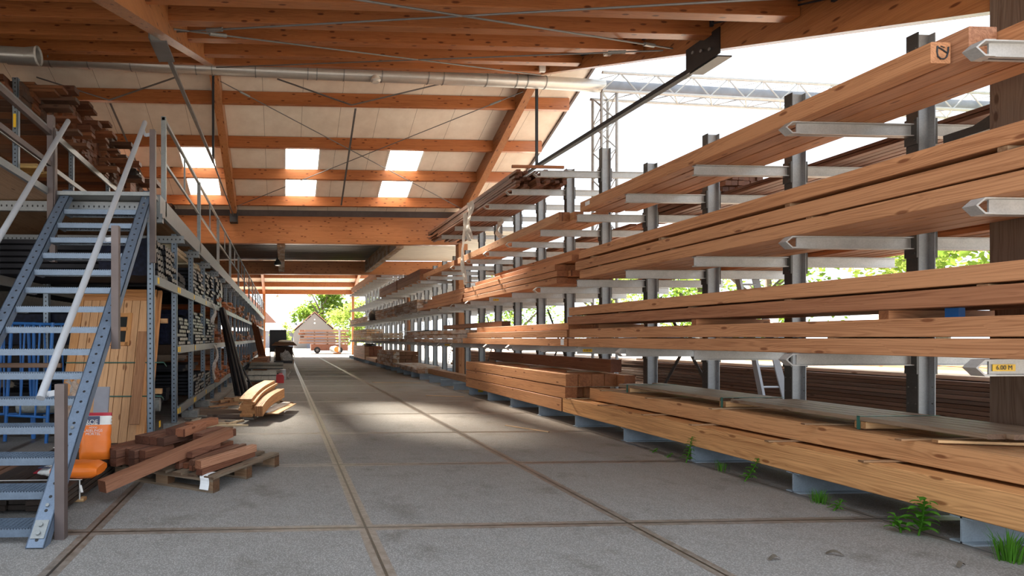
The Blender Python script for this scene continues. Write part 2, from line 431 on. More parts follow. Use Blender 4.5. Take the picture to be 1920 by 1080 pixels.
for i, (a, b) in enumerate(sk):
    fr = MB()
    for (u0, u1, w0, w1) in ((a - .03, a + .02, S0 - .03, S1 + .03), (b - .02, b + .03, S0 - .03, S1 + .03), (a, b, S0 - .03, S0 + .02), (a, b, S1 - .02, S1 + .03)):
        fr.prism([(w0, zu(w0) - .012), (w1, zu(w1) - .012), (w1, zu(w1) + .06), (w0, zu(w0) + .06)], 'x', u0, u1)
    w = struct(fr.build('window_%d' % (i + 1), 'white', origin=((a + b) / 2, S1, zu(S1))))
    pn = MB(); n = 12
    vs = []; fs = []
    for k in range(n * 2 + 1):
        x = a + (b - a) * k / (2 * n); dz = .02 * (k % 2)
        vs += [(x, S0, zu(S0) + .03 + dz), (x, S1, zu(S1) + .03 + dz)]
    fs = [(2 * k, 2 * k + 2, 2 * k + 3, 2 * k + 1) for k in range(2 * n)]
    pn.add(vs, fs).build('pane', 'sky_pane', w)
# roof edge boards and gutter line
struct(MB().prism([(3.2, zu(3.2) - .05), (RIDGE, zu(RIDGE) - .05), (RIDGE, zu(RIDGE) + .2), (3.2, zu(3.2) + .2)], 'x', XE, XE + .06)
       .prism([(RIDGE, zu(RIDGE) - .05), (18.3, zu(18.3) - .05), (18.3, zu(18.3) + .2), (RIDGE, zu(RIDGE) + .2)], 'x', XE, XE + .06).build('trim_1', 'brown_paint', origin=(XE, 0, 0)))
# purlins
for i, Y in enumerate((11.95, 10.35, 8.55, 7.15, 5.9, 4.75)):
    for (a, b, where) in ((LX + .1, RX - .11, 'between the two roof rafters'), (XW + .02, LX - .1, 'above the shelf rack')):
        o = lumber('roof_purlin', a, b, Y - .07, Y + .07, zp(Y), zp(Y) + .295, 'x', vary(GLU, .06), 'glulam', wob=.002)
        tag(o, '%s varnished purlin below the ridge on the slope over the stairs, %s' % (ORD[i], where), 'roof beam', 'purlins of the main roof')
for i, Y in enumerate((13.4, 14.85, 16.1, 17.35)):
    o = lumber('roof_purlin', XW + .02, XE - .1, Y - .06, Y + .06, zp(Y), zp(Y) + .295, 'x', vary((.36, .13, .045), .06), 'glulam', wob=.002)
    tag(o, '%s brown purlin below the ridge on the pale slope with skylights' % ORD[i], 'roof beam', 'purlins of the main roof')
# rafters with steel tension rods
for (X, name) in ((LX, 'standing over the shelf rack stairs'), (RX, 'carried by the wooden posts of the cantilever rack')):
    r = thing('roof_rafter', 'long glued timber rafter of the main roof, ' + name, 'roof beam', (X, RIDGE, 7.0), 'rafters of the main roof')
    for nm, poly in (('near_half', [(3.9, 3.95), (RIDGE, 7.50), (RIDGE, zu(RIDGE)), (3.9, zu(3.9))]), ('far_half', [(RIDGE, 7.42), (17.65, 5.28), (17.65, zu(17.65)), (RIDGE, zu(RIDGE))])):
        b = MB().prism(poly, 'x', X - .1, X + .1).build('timber', 'glulam_y', r); b.color = c4(vary((.36, .155, .06), .08))
    MB().box(X - .118, X - .1005, 6.95, 7.55, 5.17, 5.52).box(X - .1, X + .1, 7.0, 7.5, 5.15, 5.17).build('plate', 'black_steel' if X > 0 else 'wire', r)
    for k in range(3): MB().tube([(X - .128, 7.10 + .15 * k, 5.30 + .055 * k), (X - .14, 7.10 + .15 * k, 5.30 + .055 * k)], .022, 8).build('bolt', 'galv', r)
    MB().box(X - .12, X + .12, 17.45, 17.75, 5.1, 5.42).build('shoe', 'black_steel', r)
    w = .10 if X > 0 else .055
    MB().bar((X, 7.2, 5.24), (X, RIDGE, 5.38), w, w * .7).bar((X, RIDGE, 5.38), (X, 17.5, 5.30), w * .6, w * .5).build('tie_rod', 'tie' if X > 0 else 'wire', r)
    MB().bar((X, RIDGE, 7.45), (X, RIDGE, 5.35), .05, .05).build('king_rod', 'tie', r)
# eaves beam, flat link roof and the second hall
tag(lumber('eaves_beam', XW, RX + .1, 17.8, 18.04, 4.48, 5.37, 'x', (.42, .17, .062), 'glulam', wob=.001, ch=.01), 'deep glued timber beam across the aisle below the skylights', 'roof beam')
struct(MB().box(XW, RX + .1, 18.05, 18.2, 5.2, 5.72).build('trim_2', 'brown_paint'))
struct(MB().box(XW, 3.9, 18.05, 25.0, 4.97, 5.03).build('ceiling_flat', 'corr_dark', origin=(0, 0, 4.97)))
struct(MB().box(3.9, 9.2, 18.05, 25.0, 4.97, 5.03).build('ceiling_flat', 'corr_pale', origin=(0, 0, 4.97)))
for X, w in ((-4.1, 'farthest into the shelf rack side'), (-.06, 'with a black lamp beside it'), (3.9, 'between dark and pale corrugated sheets')):
    tag(lumber('link_roof_joist', X - .13, X + .13, 18.06, 24.98, 4.42, 4.95, 'y', (.44, .30, .19), 'old', wob=.002), 'weathered joist under the flat roof, ' + w.replace('farthest into', 'on'), 'roof beam', 'joists of the flat roof')
tag(lumber('link_roof_beam', XW, 8.5, 25.0, 25.25, 4.33, 4.95, 'x', (.40, .155, .052), 'glulam', wob=.001, ch=.01), 'brown beam across the aisle behind the flat corrugated roof', 'roof beam')
def z2(Y): return 5.42 + .30 * (46 - Y) if Y > 36 else 8.42 - .3 * (36 - Y)
m = MB(); sheet(m, XW, 7.6, 25.3, 36, z2); sheet(m, XW, 7.6, 36, 46.4, z2)
struct(m.build('ceiling_hall', 'panel', origin=(0, 0, 0)))
for i, Y in enumerate((45.9, 44.3, 42.6, 40.9, 39.2, 37.5)):
    tag(lumber('hall_purlin', XW, 7.5, Y - .08, Y + .08, z2(Y) - .36, z2(Y) - .01, 'x', vary((.34, .125, .045), .05), 'glulam', wob=.001),
        '%s timber purlin from the open end of the second hall' % ORD[i], 'roof beam', 'purlins of the second hall')
for X, w in ((LX, 'near the shelf rack railing'), (RX, 'over the cantilever rack')):
    tag(lumber('hall_rafter', X - .1, X + .1, 45.5, 45.7, 5.0, 5.45, 'y', GLU, 'glulam'), 'timber rafter end of the second hall ' + w.replace('near', 'beside'), 'roof beam') if 0 else None
    r = MB().prism([(36, 7.95), (45.8, 5.02), (45.8, 5.40), (36, 8.4)], 'x', X - .1, X + .1).build('hall_rafter', 'glulam_y'); r.color = c4(vary(GLU, .05))
    tag(r, 'sloping timber rafter of the second hall ' + w.replace('near', 'beside'), 'roof beam', 'rafters of the second hall')
for X, Y0, Y1, zt, lab, W in ((5.75, 3.86, 4.18, 4.45, 'grey weathered wooden post at the near end of the cantilever rack', .34), (5.76, 17.66, 17.98, 4.5, 'brown wooden post under the deep eaves beam, inside the cantilever rack', .3),
                              (5.8, 25.0, 25.3, 4.4, 'brown wooden post under the beam behind the flat roof', .25), (LX - .12, 45.6, 45.85, 5.1, 'slim wooden post at the far end of the shelf rack', .24), (RX - .1, 45.6, 45.85, 5.1, 'slim wooden post at the far end of the cantilever rack', .2)):
    o = lumber('wooden_post', X, X + W, Y0, Y1, 0, zt, 'z', (.15, .105, .08) if Y0 < 5 else (.36, .16, .07), 'wood')
    tag(o, lab.replace('near end', 'stair end'), 'post')
# wire braces under the roof
def wire(name, a, b, lab, r=.011, grp='wire braces under the roof'):
    m = MB(); m.tube([a, b], r, 6)
    o = m.build(name, 'wire'); 
    d = (Vector(b) - Vector(a)); q = Vector(a) + d * .06; e = Vector(a) + d * .09
    c = MB().tube([q, e], r * 2.4, 8).build('turnbuckle', 'galv', o)
    tag(o, lab, 'brace wire', grp)
zb = lambda Y: zp(Y) - .05
def node(X, Y): return (X, Y, zb(Y))
wire('brace_wire', node(LX + .13, 7.3), node(RX - .14, 11.9), 'thin diagonal brace wire from the rafter plate down to the ridge over the duct')
wire('brace_wire', node(LX + .13, 7.5), node(RX - .14, 4.3), 'thin diagonal brace wire running towards the wooden post under the nearest purlins'.replace('nearest', 'lowest'))
wire('brace_wire', node(RX - .13, 7.8), node(LX + .13, 4.3), 'thin brace wire crossing the lowest purlins to the rafter with the grey cables')
wire('brace_wire', node(RX - .13, 8.0), node(LX + .13, 11.9), 'thin brace wire just in front of the round ventilation duct')
wire('brace_wire', node(LX + .13, 12.7), node(RX - .14, 17.3), 'thin brace wire falling across the skylights towards the cantilever rack')
wire('brace_wire', node(RX - .14, 12.8), node(LX + .13, 17.3), 'thin brace wire falling across the skylights towards the shelf rack')
for a, b, lab in ((node(-2.4, 12.6), node(-4.16, 13.3), 'flat steel strut at the ridge above the shelf rack'), (node(-5.6, 12.7), node(-4.16, 13.3), 'flat steel strut at the ridge beside the open pipe end'),
                  (node(-.13, 12.6), node(1.68, 13.3), 'flat steel strut falling from the ridge to the middle of the first purlin'), (node(3.8, 12.6), node(1.68, 13.3), 'flat steel strut rising from the middle of the first purlin to the ridge'),
                  (node(1.79, 13.4), node(1.84, 17.2), 'dark steel strip running down the pale slope between two skylights'), (node(-4.16, 13.4), node(-4.0, 17.2), 'dark steel strip running down the pale slope above the shelf rack')):
    tag(MB().bar(a, b, .05, .012).build('steel_strut', 'wire'), lab, 'strut', 'struts under the pale roof slope')
# ventilation duct
d = thing('ventilation_duct', 'long round sheet metal ventilation duct below the ridge', 'duct', (0, 12.1, 7.2))
pts = [(-5.9, 12.0, 7.42), (-2.6, 12.1, 7.36), (.6, 12.1, 7.29), (3.2, 12.15, 7.27), (5.7, 12.25, 7.27), (7.45, 12.4, 7.28)]
MB().tube(pts, .142, 20).build('pipe', 'duct', d, smooth=True)
mm = MB().tube([(7.45, 12.4, 7.28), (12, 12.45, 7.15), (18.5, 12.5, 7.0)], .13, 16).build('outdoor_pipe', 'outdoor_duct', d, smooth=True)
def duct_at(x):
    for (a, b) in zip(pts, pts[1:]):
        if a[0] <= x <= b[0]:
            t = (x - a[0]) / (b[0] - a[0]); return Vector(a).lerp(Vector(b), t)
for x in (-5.0, -4.2, -3.3, -1.9, -1.55, -.6, .55, .75, 1.35, 2.2, 3.25, 3.6, 4.6, 5.3, 5.55, 6.0):
    p = duct_at(x); MB().tube([p - Vector((.012, 0, 0)), p + Vector((.012, 0, 0))], .151, 20).build('joint_ring', 'galv', d)
for x in (-4.4, -1.4, .2, 1.9, 3.9, 5.4):
    p = duct_at(x); MB().box(p.x - .012, p.x + .012, p.y - .02, p.y + .02, p.z + .12, zp(p.y) + .1).build('hanger', 'galv', d)
p = thing('open_pipe_end', 'grey pipe with a flared open end high above the shelf rack', 'pipe', (-4.6, 9.5, 6.2))
MB().tube([(-7.5, 9.4, 6.24), (-4.35, 9.5, 6.2)], .13, 18, cap=False).tube([(-4.36, 9.5, 6.2), (-4.15, 9.5, 6.2)], [.13, .15], 18, cap=False).tube([(-4.15, 9.5, 6.2), (-4.36, 9.5, 6.2)], [.143, .123], 18, cap=False).build('pipe', 'duct', p, smooth=True)
MB().tube([(-4.17, 9.5, 6.2), (-4.14, 9.5, 6.2)], .155, 18, cap=False).tube([(-4.14, 9.5, 6.2), (-4.17, 9.5, 6.2)], .14, 18, cap=False).build('flange', 'white', p)
for x in (-7, -5.5): MB().box(x - .015, x + .015, 9.46, 9.5, 6.3, 6.75).build('hanger', 'galv', p)
# cables along the rafter, junction boxes, lamps
cb = MB()
for k in range(3):
    cb.tube([(RX - .13, 3.95, 4.36 + .05 * k), (RX - .13, 8, 6.0 + .05 * k), (RX - .13, 12.0, 7.5 + .04 * k)], .011, 6)
for k in range(14):
    y = 4.3 + k * .55; z = 4.36 + (y - 3.95) * .405
    cb.box(RX - .15, RX - .11, y, y + .05, z - .03, z + .15)
tag(cb.build('cable_run', 'tie'), 'three grey cables clipped along the dark rafter above the sky gap', 'cable')
for (x, y, z, lab) in ((RX - .2, 9.3, 6.35, 'small pale junction box hanging on the cable run of the rafter'), (RX - .35, 11.4, 7.08, 'small pale junction box beside the end of the duct')):
    tag(MB().box(x - .06, x + .06, y - .03, y + .03, z, z + .14).build('junction_box', 'white'), lab, 'box', 'junction boxes under the roof')
l = thing('ceiling_lamp', 'small round lamp under the ventilation duct', 'lamp', (2.05, 12.0, 7.08))
MB().tube([(2.05, 12, 7.10), (2.05, 12, 7.2)], [.12, .07], 16).build('housing', 'white', l, smooth=True)
MB().tube([(2.05, 12, 7.06), (2.05, 12, 7.10)], [.08, .115], 16).build('bowl', 'lamp_glass', l, smooth=True)
l = thing('pendant_lamp', 'black bell pendant lamp under the flat corrugated roof', 'lamp', (-.2, 21, 4.2))
MB().tube([(-.2, 21, 4.22), (-.2, 21, 4.30), (-.2, 21, 4.42), (-.2, 21, 4.5)], [.14, .13, .05, .03], 16).build('lamp_shade', 'black_steel', l, smooth=True)
MB().tube([(-.2, 21, 4.5), (-.2, 21, 4.96)], .012, 6).build('stem', 'black_steel', l)
MB().tube([(-.2, 21, 4.19), (-.2, 21, 4.23)], [.09, .12], 14).build('bulb', 'lamp_glass', l, smooth=True)
for x in (-.45, 2.3, 5.0):
    l = thing('hall_lamp', 'small white lamp on the last purlin of the second hall', 'lamp', (x, 45.9, 4.85), 'lamps at the open end of the second hall')
    MB().tube([(x, 45.9, 4.85), (x, 45.9, 5.02)], [.16, .06], 10).build('lamp_shade', 'white', l)
    MB().tube([(x, 45.9, 5.02), (x, 45.9, 5.10)], .02, 6).build('stem', 'white', l)
# lattice tower and duct bridge outside
def lattice(m, a, b, w, h, n, r, rb):
    a = Vector(a); b = Vector(b); d = (b - a).normalized(); u = Vector((0, 0, 1)) if abs(d.z) < .9 else Vector((1, 0, 0))
    s = d.cross(u).normalized(); u = s.cross(d)
    cs = [s * i * w / 2 + u * j * h / 2 for i, j in ((-1, -1), (1, -1), (1, 1), (-1, 1))]
    for c in cs: m.tube([a + c, b + c], r, 8)
    L = (b - a).length
    for k in range(n):
        p0 = a + d * L * k / n; p1 = a + d * L * (k + 1) / n
        for i in range(4):
            x, y = (cs[i], cs[(i + 1) % 4]) if (k + i) % 2 else (cs[(i + 1) % 4], cs[i])
            m.tube([p0 + x, p1 + y], rb, 5, cap=False)
    return m
t = thing('lattice_tower', 'slim pale lattice tower carrying the duct beside the roof edge', 'tower', (7.5, 12.4, 0))
lattice(MB(), (7.5, 12.4, 0), (7.5, 12.4, 7.06), .36, .36, 22, .034, .014).build('lattice', 'truss', t)
MB().box(7.2, 7.8, 12.1, 12.7, 0, .03).build('base_plate', 'galv', t)
t = thing('duct_bridge', 'horizontal lattice bridge carrying the duct across the open yard', 'bridge', (12, 12.45, 6.9))
lattice(MB(), (7.3, 12.4, 7.28), (18.5, 12.5, 7.0), .46, .42, 26, .034, .015).build('lattice', 'truss', t)
# ------------------------------------------------------------------ cantilever rack
Y0, DY = 4.747, 1.233
def ky(k): return Y0 + DY * k
CX0, CX1 = 5.775, 5.945          # column flanges
TIP = 4.66
ZD, ZC, ZB, ZA, ZT = 3.36, 2.325, 1.262, .18, 4.43      # tops of the arms
def tall(k): return 4 <= k <= 9 or k >= 17
def ibeam(x0, x1, y, z0, z1, d, t=.008, mi=0, m=None):
    """I-section along x standing on edge"""
    m = m or MB()
    m.box(x0, x1, y - t / 2, y + t / 2, z0, z1, mi).box(x0, x1, y - d / 2, y + d / 2, z1 - t, z1, mi).box(x0, x1, y - d / 2, y + d / 2, z0, z0 + t, mi)
    return m
def arm_mesh(y, zt, front, nose):
    m = MB()
    if front:
        x0, x1 = TIP, CX0
        ibeam(x0, x1 - .015, y, zt - .112, zt, .062, .009, 0, m)
        m.box(x1 - .016, x1, y - .05, y + .05, zt - .19, zt + .05, 1)
        for dz in (.03, -.15): m.tube([(x1 - .03, y - .03, zt + dz), (x1 - .012, y - .03, zt + dz)], .012, 6, 1)
    else:
        x0, x1 = CX1, 7.06
        ibeam(x0 + .015, x1, y, zt - .112, zt, .062, .009, 0, m)
        m.box(x0, x0 + .016, y - .05, y + .05, zt - .19, zt + .05, 1)
    return m
def nose_mesh(y, zt):
    x = TIP; t = .012; d = .075
    poly = [(x + .005, zt), (x - .07, zt - .002), (x - .135, zt - .056), (x - .07, zt - .112), (x + .005, zt - .112)]
    m = MB(); inn = [(x + .005, zt - t), (x - .066, zt - t - .002), (x - .118, zt - .056), (x - .066, zt - .112 + t), (x + .005, zt - .112 + t)]
    for a, b, c, e in zip(poly, poly[1:], inn[1:], inn):
        m.add([(p[0], yy, p[1]) for yy in (y - d / 2, y + d / 2) for p in (a, b, c, e)], [(0, 1, 2, 3), (7, 6, 5, 4), (0, 4, 5, 1), (1, 5, 6, 2), (2, 6, 7, 3), (3, 7, 4, 0)])
    return m
PROTO = {}
def upright(k):
    y = ky(k)
    if k < -1: lab = ''
    n = k + 2
    if n <= 20: lab = '%s steel cantilever upright counted from the grey wooden post beside the stairs end' % ORD[n - 1]
    else: lab = 'one of the small steel cantilever uprights at the far open end of the hall'
    if n == 1: lab = 'cantilever upright whose arms poke out beyond the marked beam end, with yellow label'
    r = thing('rack_upright', lab.replace(' beside the stairs end', ''), 'rack', (5.86, y, 0), 'uprights of the cantilever rack')
    zt = 4.86 if tall(k) else 4.19
    m = MB(); d = .095; t = .009
    m.box(CX0, CX0 + t, y - d / 2, y + d / 2, 0, zt, 1).box(CX1 - t, CX1, y - d / 2, y + d / 2, 0, zt, 0).box(CX0 + t, CX1 - t, y - .004, y + .004, 0, zt, 0)
    m.build('column', ['column', 'rack_dark'], r)
    if k < 9:
        h = MB()
        for z in (4.05, 3.9, 3.05, 2.9, 2.0, 1.85, .95, .8):
            for dy in (-.03, .03): h.tube([(CX0 - .002, y + dy, z), (CX0 - .0005, y + dy, z)], .007, 6).tube([(CX1 - t - .002, y + dy, z), (CX1 - t - .0005, y + dy, z)], .007, 6)
        h.build('bolt_hole', 'end_film', r)
    f = MB(); ibeam(4.63, 7.08, y, 0, ZA, .13, .011, 0, f); f.build('foot', 'foot', r)
    tiers = [ZD, ZC, ZB] + ([ZT] if tall(k) else [])
    if k >= 12 and k < 17: tiers = [ZD, ZC, ZB]
    for zt in tiers:
        nose = not ((k in (1, 2) and zt == ZD and k == 1) or (k == 1 and zt == ZC) or (k in (1,) and zt == ZB) or R.random() < .25) or k <= 0
        ya = y - (.12 if k == -1 else 0)
        a = arm_mesh(ya, zt, True, nose).build('arm', ['rack', 'rack_dark'], r)
        if nose and k < 14: nose_mesh(ya, zt).build('end_stop', 'rack', a)
        arm_mesh(y, zt, False, False).build('back_arm', ['rack', 'rack_dark'], r)
    return r
ups = {k: upright(k) for k in range(-1, 28)}
def arm_label(k, zt, w, txt=None, x=None):
    r = ups[k]; x = x or TIP + .09; y = ky(k) - .0075 - (.12 if k == -1 else 0)
    s = MB().box(x, x + w, y - .003, y, zt - .08, zt - .035).build('yellow_sticker', 'yellow', r)
    s['label'] = 'yellow length sticker'
    if txt:
        text_mesh(txt, .042, 'black_steel', s, Vector((x + w / 2, y - .0045, zt - .0575)) - OFF[r.name], (PI / 2, 0, 0))
arm_label(-1, ZB, .16, '6.00 M', TIP + .02); arm_label(3, ZB, .15, '6.00 M'); arm_label(6, ZC, .13, '6.00 M'); arm_label(9, ZB, .15, '4.00 M')
f = ups[7]; MB().box(4.85, 4.98, ky(7) - .0095, ky(7) - .006, .06, .12).build('yellow_sticker', 'yellow', f)
# bracing between uprights
def brace(p, q, lab, w=.05, t=.008, grp='flat braces of the cantilever rack'):
    tag(MB().bar(p, q, w, t, up=(1, 0, 0)).build('rack_brace', 'rack_dark'), lab, 'brace', grp)
for k in (2, 5, 8, 11, 14, 17):
    brace((5.99, ky(k) + .05, .5), (5.99, ky(k + 1) - .05, 2.05), 'flat steel brace rising away between cantilever uprights, pair %s' % ORD[k // 3])
    brace((5.965, ky(k) + .05, 2.05), (5.965, ky(k + 1) - .05, .5), 'flat steel brace falling away between cantilever uprights, pair %s' % ORD[k // 3])
brace((5.965, ky(0) - .1, 3.19), (5.965, ky(-1), 3.22), 'horizontal steel tie bar from the first full upright to the grey wooden post', .07, .03, None)
brace((5.99, ky(0) + .05, 3.06), (5.99, ky(0) - .75, 3.42), 'short oblique knee strut crossing the horizontal tie bar at the grey post', .05, .02, None)
brace((5.99, ky(1), 2.2), (5.99, ky(1) + .75, 1.7), 'thin oblique strut under the middle arms behind the second upright', .04, .01, None)

XF = 4.62
def beam(x0, x1, y0, y1, z0, z1, lab, color=None, grp=None, mat='wood', name='timber_beam', **kw):
    o = lumber(name, x0, x1, y0, y1, z0, z1, 'y', color or vary(FIR, .1), mat, **kw)
    return tag(o, lab, 'timber', grp)
def block(y0, y1, z0, h, xs, nm, labs, base=FIR, gap=.012, grp=None, jit=.05, **kw):
    """rows of beams side by side: xs = list of (x0, x1); labs(i) gives a label"""
    for i, (a, b) in enumerate(xs):
        j = 0 if i == 0 else R.uniform(-jit, jit)
        beam(a, b, y0 + (0 if i == 0 else R.uniform(0, jit)), y1 + j, z0, z0 + h, labs(i), vary(base, .12), grp, **kw)
def row(x0, w, n, gap=.006): return [(x0 + i * (w + gap), x0 + i * (w + gap) + w) for i in range(n)]
def sticker_wood(x0, x1, y, z, lab, grp, h=.014, w=.035, rot=0, color=None):
    o = lumber('spacer_stick', x0, x1, y - w / 2, y + w / 2, z, z + h, 'x', color or vary((.42, .28, .17), .2), wob=.001, ch=.002)
    o.rotation_euler.z = rot
    tag(o, lab, 'spacer', grp)

# tier D (top full tier)
b1 = beam(XF, XF + .15, 3.68, 8.29, ZD + .002, ZD + .152, 'long sawn beam on the top arms with a black scrawl on its end', vary(FIR, .02), wob=.004)
mk = MB()
def stroke(pts, r=.0055):
    mk.tube([(XF + x, 3.6775, ZD + z) for x, z in pts], r, 6)
stroke([(.045, .125), (.042, .085), (.05, .05), (.07, .034), (.095, .034), (.115, .05), (.125, .085), (.128, .12)])
stroke([(.045, .118), (.075, .105), (.105, .085), (.125, .075)], .005)
stroke([(.07, .125), (.1, .115)], .003)
mk.build('marker_scrawl', 'black_steel', b1)
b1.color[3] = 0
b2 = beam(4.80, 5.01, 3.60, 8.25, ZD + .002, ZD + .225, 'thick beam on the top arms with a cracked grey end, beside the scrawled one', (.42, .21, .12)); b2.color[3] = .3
beam(5.03, 5.26, 2.6, 8.3, ZD + .002, ZD + .2, 'long beam on the top arms running past the grey wooden post, third from the aisle', vary(FIR, .1))
beam(5.28, 5.48, 2.6, 8.2, ZD + .002, ZD + .2, 'long beam on the top arms running past the grey wooden post, fourth from the aisle', vary(FIR, .1))
xs = [(XF, XF + .19), (4.82, 4.98), (5.0, 5.2), (5.22, 5.42)]
for i, (a, b) in enumerate(xs):
    beam(a, b, 8.95 - (0, .12, -.15, .1)[i], 14.24 - .1 * i, ZD + .002, ZD + (.155, .14, .15, .15)[i], '%s from the aisle of the long pale beams on the top arms between uprights four and nine' % ORD[i], vary((.52, .27, .14), .07))
lb = MB().box(XF - .002, XF, 8.47, 8.6, ZD + .06, ZD + .11)
tag(lb.build('paper_label', 'paper'), 'small white paper label on the first top beam near its far end', 'label') if 0 else None
pl = MB().box(XF - .003, XF - .0005, 8.02, 8.14, ZD + .06, ZD + .12).build('paper_label', 'paper', b1); pl['label'] = 'small white paper label'
for i, (a, b) in enumerate([(XF, XF + .16), (4.8, 5.0), (5.02, 5.2)]):
    beam(a, b, 14.55 + .1 * i, 17.8, ZD + .002, ZD + .15, '%s from the aisle of the short beams on the top arms beside the brown wooden post' % ORD[i], vary(FIR, .1))
for z, nm in ((0, 'lower'), (1, 'upper')):
    for i, (a, b) in enumerate(row(XF, .22, 4)):
        for (ya, yb, w) in ((18.2, 21.9, 'the brown post'), (22.0, 26.0, 'the second post')):
            beam(a, b, ya + R.uniform(0, .1), yb, ZD + .002 + z * .19, ZD + .187 + z * .19, '%s layer brown beam, %s from the aisle, in the pack on the top arms past %s' % (nm, ORD[i], w), vary(BROWN, .15) if i or z else vary((.38, .18, .085), .1))
# top tier far / middle stacks of thin boards
def boards(name, n, x0, x1, y0, y1, z0, w, h, label, grp, color, rows=3, mat='wood', ylen=None, jx=.02, cat='board', ends=None):
    """loose stack of thin boards, each an object"""
    per = max(1, int((x1 - x0) / (w * 1.08)))
    c = 0
    for r_ in range(rows):
        for i in range(per):
            if c >= n: return
            a = x0 + i * (x1 - x0) / per + R.uniform(-jx, jx) * .4
            L = (y1 - y0) * R.uniform(.82, 1.0); s = y0 + R.uniform(0, (y1 - y0) - L)
            o = lumber(name, a, a + w, s, s + L, z0 + r_ * h * 1.12, z0 + r_ * h * 1.12 + h, 'y', vary(color, .25), mat, wob=.004, seg=4, ch=.003)
            o.rotation_euler.z = R.uniform(-.006, .006)
            tag(o, label, cat, grp); c += 1
boards('thin_board', 66, XF, 5.72, 10.6, 17.2, ZT + .003, .085, .05, 'thin rough dark brown board in the jumbled stack on the highest arms below the roof edge', 'boards on the highest arms', (.20, .085, .045), 6)
o = lumber('front_board', XF - .06, 5.62, 10.66, 10.70, ZT + .003, ZT + .06, 'x', BROWN); o.location.z += .36
tag(o, 'board lying crosswise on the jumbled stack on the highest arms', 'board')
boards('timber_board', 14, XF + .02, 5.7, 26.5, 38, ZT + .003, .2, .11, 'brown board in the high pack at the open far end of the cantilever rack', 'boards on the highest arms at the far end', (.42, .20, .09), 3)
# hanging torn packing film
def rag(name, x, y, z1, z0, w, lab, turns=7, mat='rag', sway=.04):
    m = MB(); n = 16; vs = []
    for i in range(n + 1):
        t = i / n; z = z1 + (z0 - z1) * t; ww = w * (.45 + .55 * abs(math.sin(t * 4.2 + x * 3)))
        for k in range(6):
            u = k / 5 - .5
            vs.append((x + sway * math.sin(t * 6 + y) + .03 * math.sin(k * 2.1 + t * 9), y + u * ww + sway * math.sin(t * 4), z + .02 * math.sin(k * 1.7)))
    fs = [(i * 6 + k, i * 6 + k + 1, (i + 1) * 6 + k + 1, (i + 1) * 6 + k) for i in range(n) for k in range(5)]
    o = m.add(vs, fs).build(name, mat, smooth=True); tag(o, lab, 'plastic film'); return o
rag('torn_film', 4.54, 13.1, 4.72, 3.78, .34, 'crumpled torn white film draped over the end of the jumbled top boards')
rag('torn_film', 4.56, 13.55, 4.55, 2.75, .2, 'long narrow strip of torn white film hanging down past two tiers of arms')
rag('torn_film', 5.4, 13.4, 4.36, 3.9, .3, 'short tatter of grey film hanging under the highest arms', mat='rag')
# tier C
LAY = ('bottom', 'middle', 'top')
for l, (z0, z1, ys) in enumerate(((2.327, 2.452, 8.30), (2.470, 2.602, 8.42), (2.636, 2.762, 8.33))):
    for i, (a, b) in enumerate(row(XF, .205, 5, .012)):
        beam(a, b, 2.4 + R.uniform(0, .15), ys - (0 if i == 0 else R.uniform(0, .06)), z0, z1,
             '%s layer, %s beam from the aisle in the three layer stack on the middle arms by the grey post' % (LAY[l], ORD[i]), vary((.46, .225, .112), .08))
    for y in (3.1, 4.6, 6.3, 7.8):
        if l < 2: sticker_wood(XF + .01, 5.7, y + l * .2, z1 + .003, 'thin spacer between layers of the stack on the middle arms by the grey post', 'spacers in the middle stack', .013 if l == 0 else .03, .05)
zz = [(2.327, .1), (2.44, .1), (2.553, .1), (2.67, .095), (2.785, .1)]
for l, (z0, h) in enumerate(zz):
    y1 = (13.8, 13.75, 13.7, 13.2, 12.4)[l]; xa = (XF, XF, XF, XF + .1, XF + .28)[l]
    for i, (a, b) in enumerate(row(xa, .19, 5 - (l > 3), .012)):
        beam(a, b, (9.02, 9.0, 9.08, 8.72, 8.8)[l] + (0 if i == 0 else R.uniform(-.06, .1)), y1, z0, z0 + h,
             '%s layer counted upwards, %s beam from the aisle, in the five layer middle stack beyond the gap' % (ORD[l], ORD[i]), vary((.47, .215, .102), .1))
    if l < 4:
        for y in (9.6, 11.2, 12.8): sticker_wood(XF - .02 - .12 * (l == 3), 5.6, y + .15 * l, z0 + h + .001, 'thin spacer between layers of the five layer stack', 'spacers in the five layer stack', .011, .04)
for l in range(4):
    for i, (a, b) in enumerate(row(XF + .03 * l, .19, 4, .012)):
        beam(a, b, 13.95, 18.3 - .4 * l, 2.327 + .1 * l, 2.415 + .1 * l, '%s layer, %s from the aisle, of dark beams on the middle arms beside the brown post' % (ORD[l], ORD[i]), vary((.36, .165, .075), .1))
for (ya, yb, col, mat, lab, nl) in ((18.6, 22.55, (.36, .22, .14), 'old', 'white streaked weathered plank in the pack on the middle arms past the brown post', 4), (22.8, 27.2, (.42, .22, .11), 'old', 'rusty weathered plank in the low pack on the middle arms past the second post', 4),
                                (30.5, 37.5, (.40, .26, .18), 'old', 'grey weathered plank on the middle arms at the far end of the rack', 3)):
    for l in range(nl):
        for i, (a, b) in enumerate(row(XF, .24, 4, .02)):
            beam(a, b, ya + R.uniform(0, .06), yb - R.uniform(0, .1), 2.328 + l * .105, 2.42 + l * .105, lab, vary(col, .15), lab[:20] + ' group', mat, 'weathered_plank', seg=3)
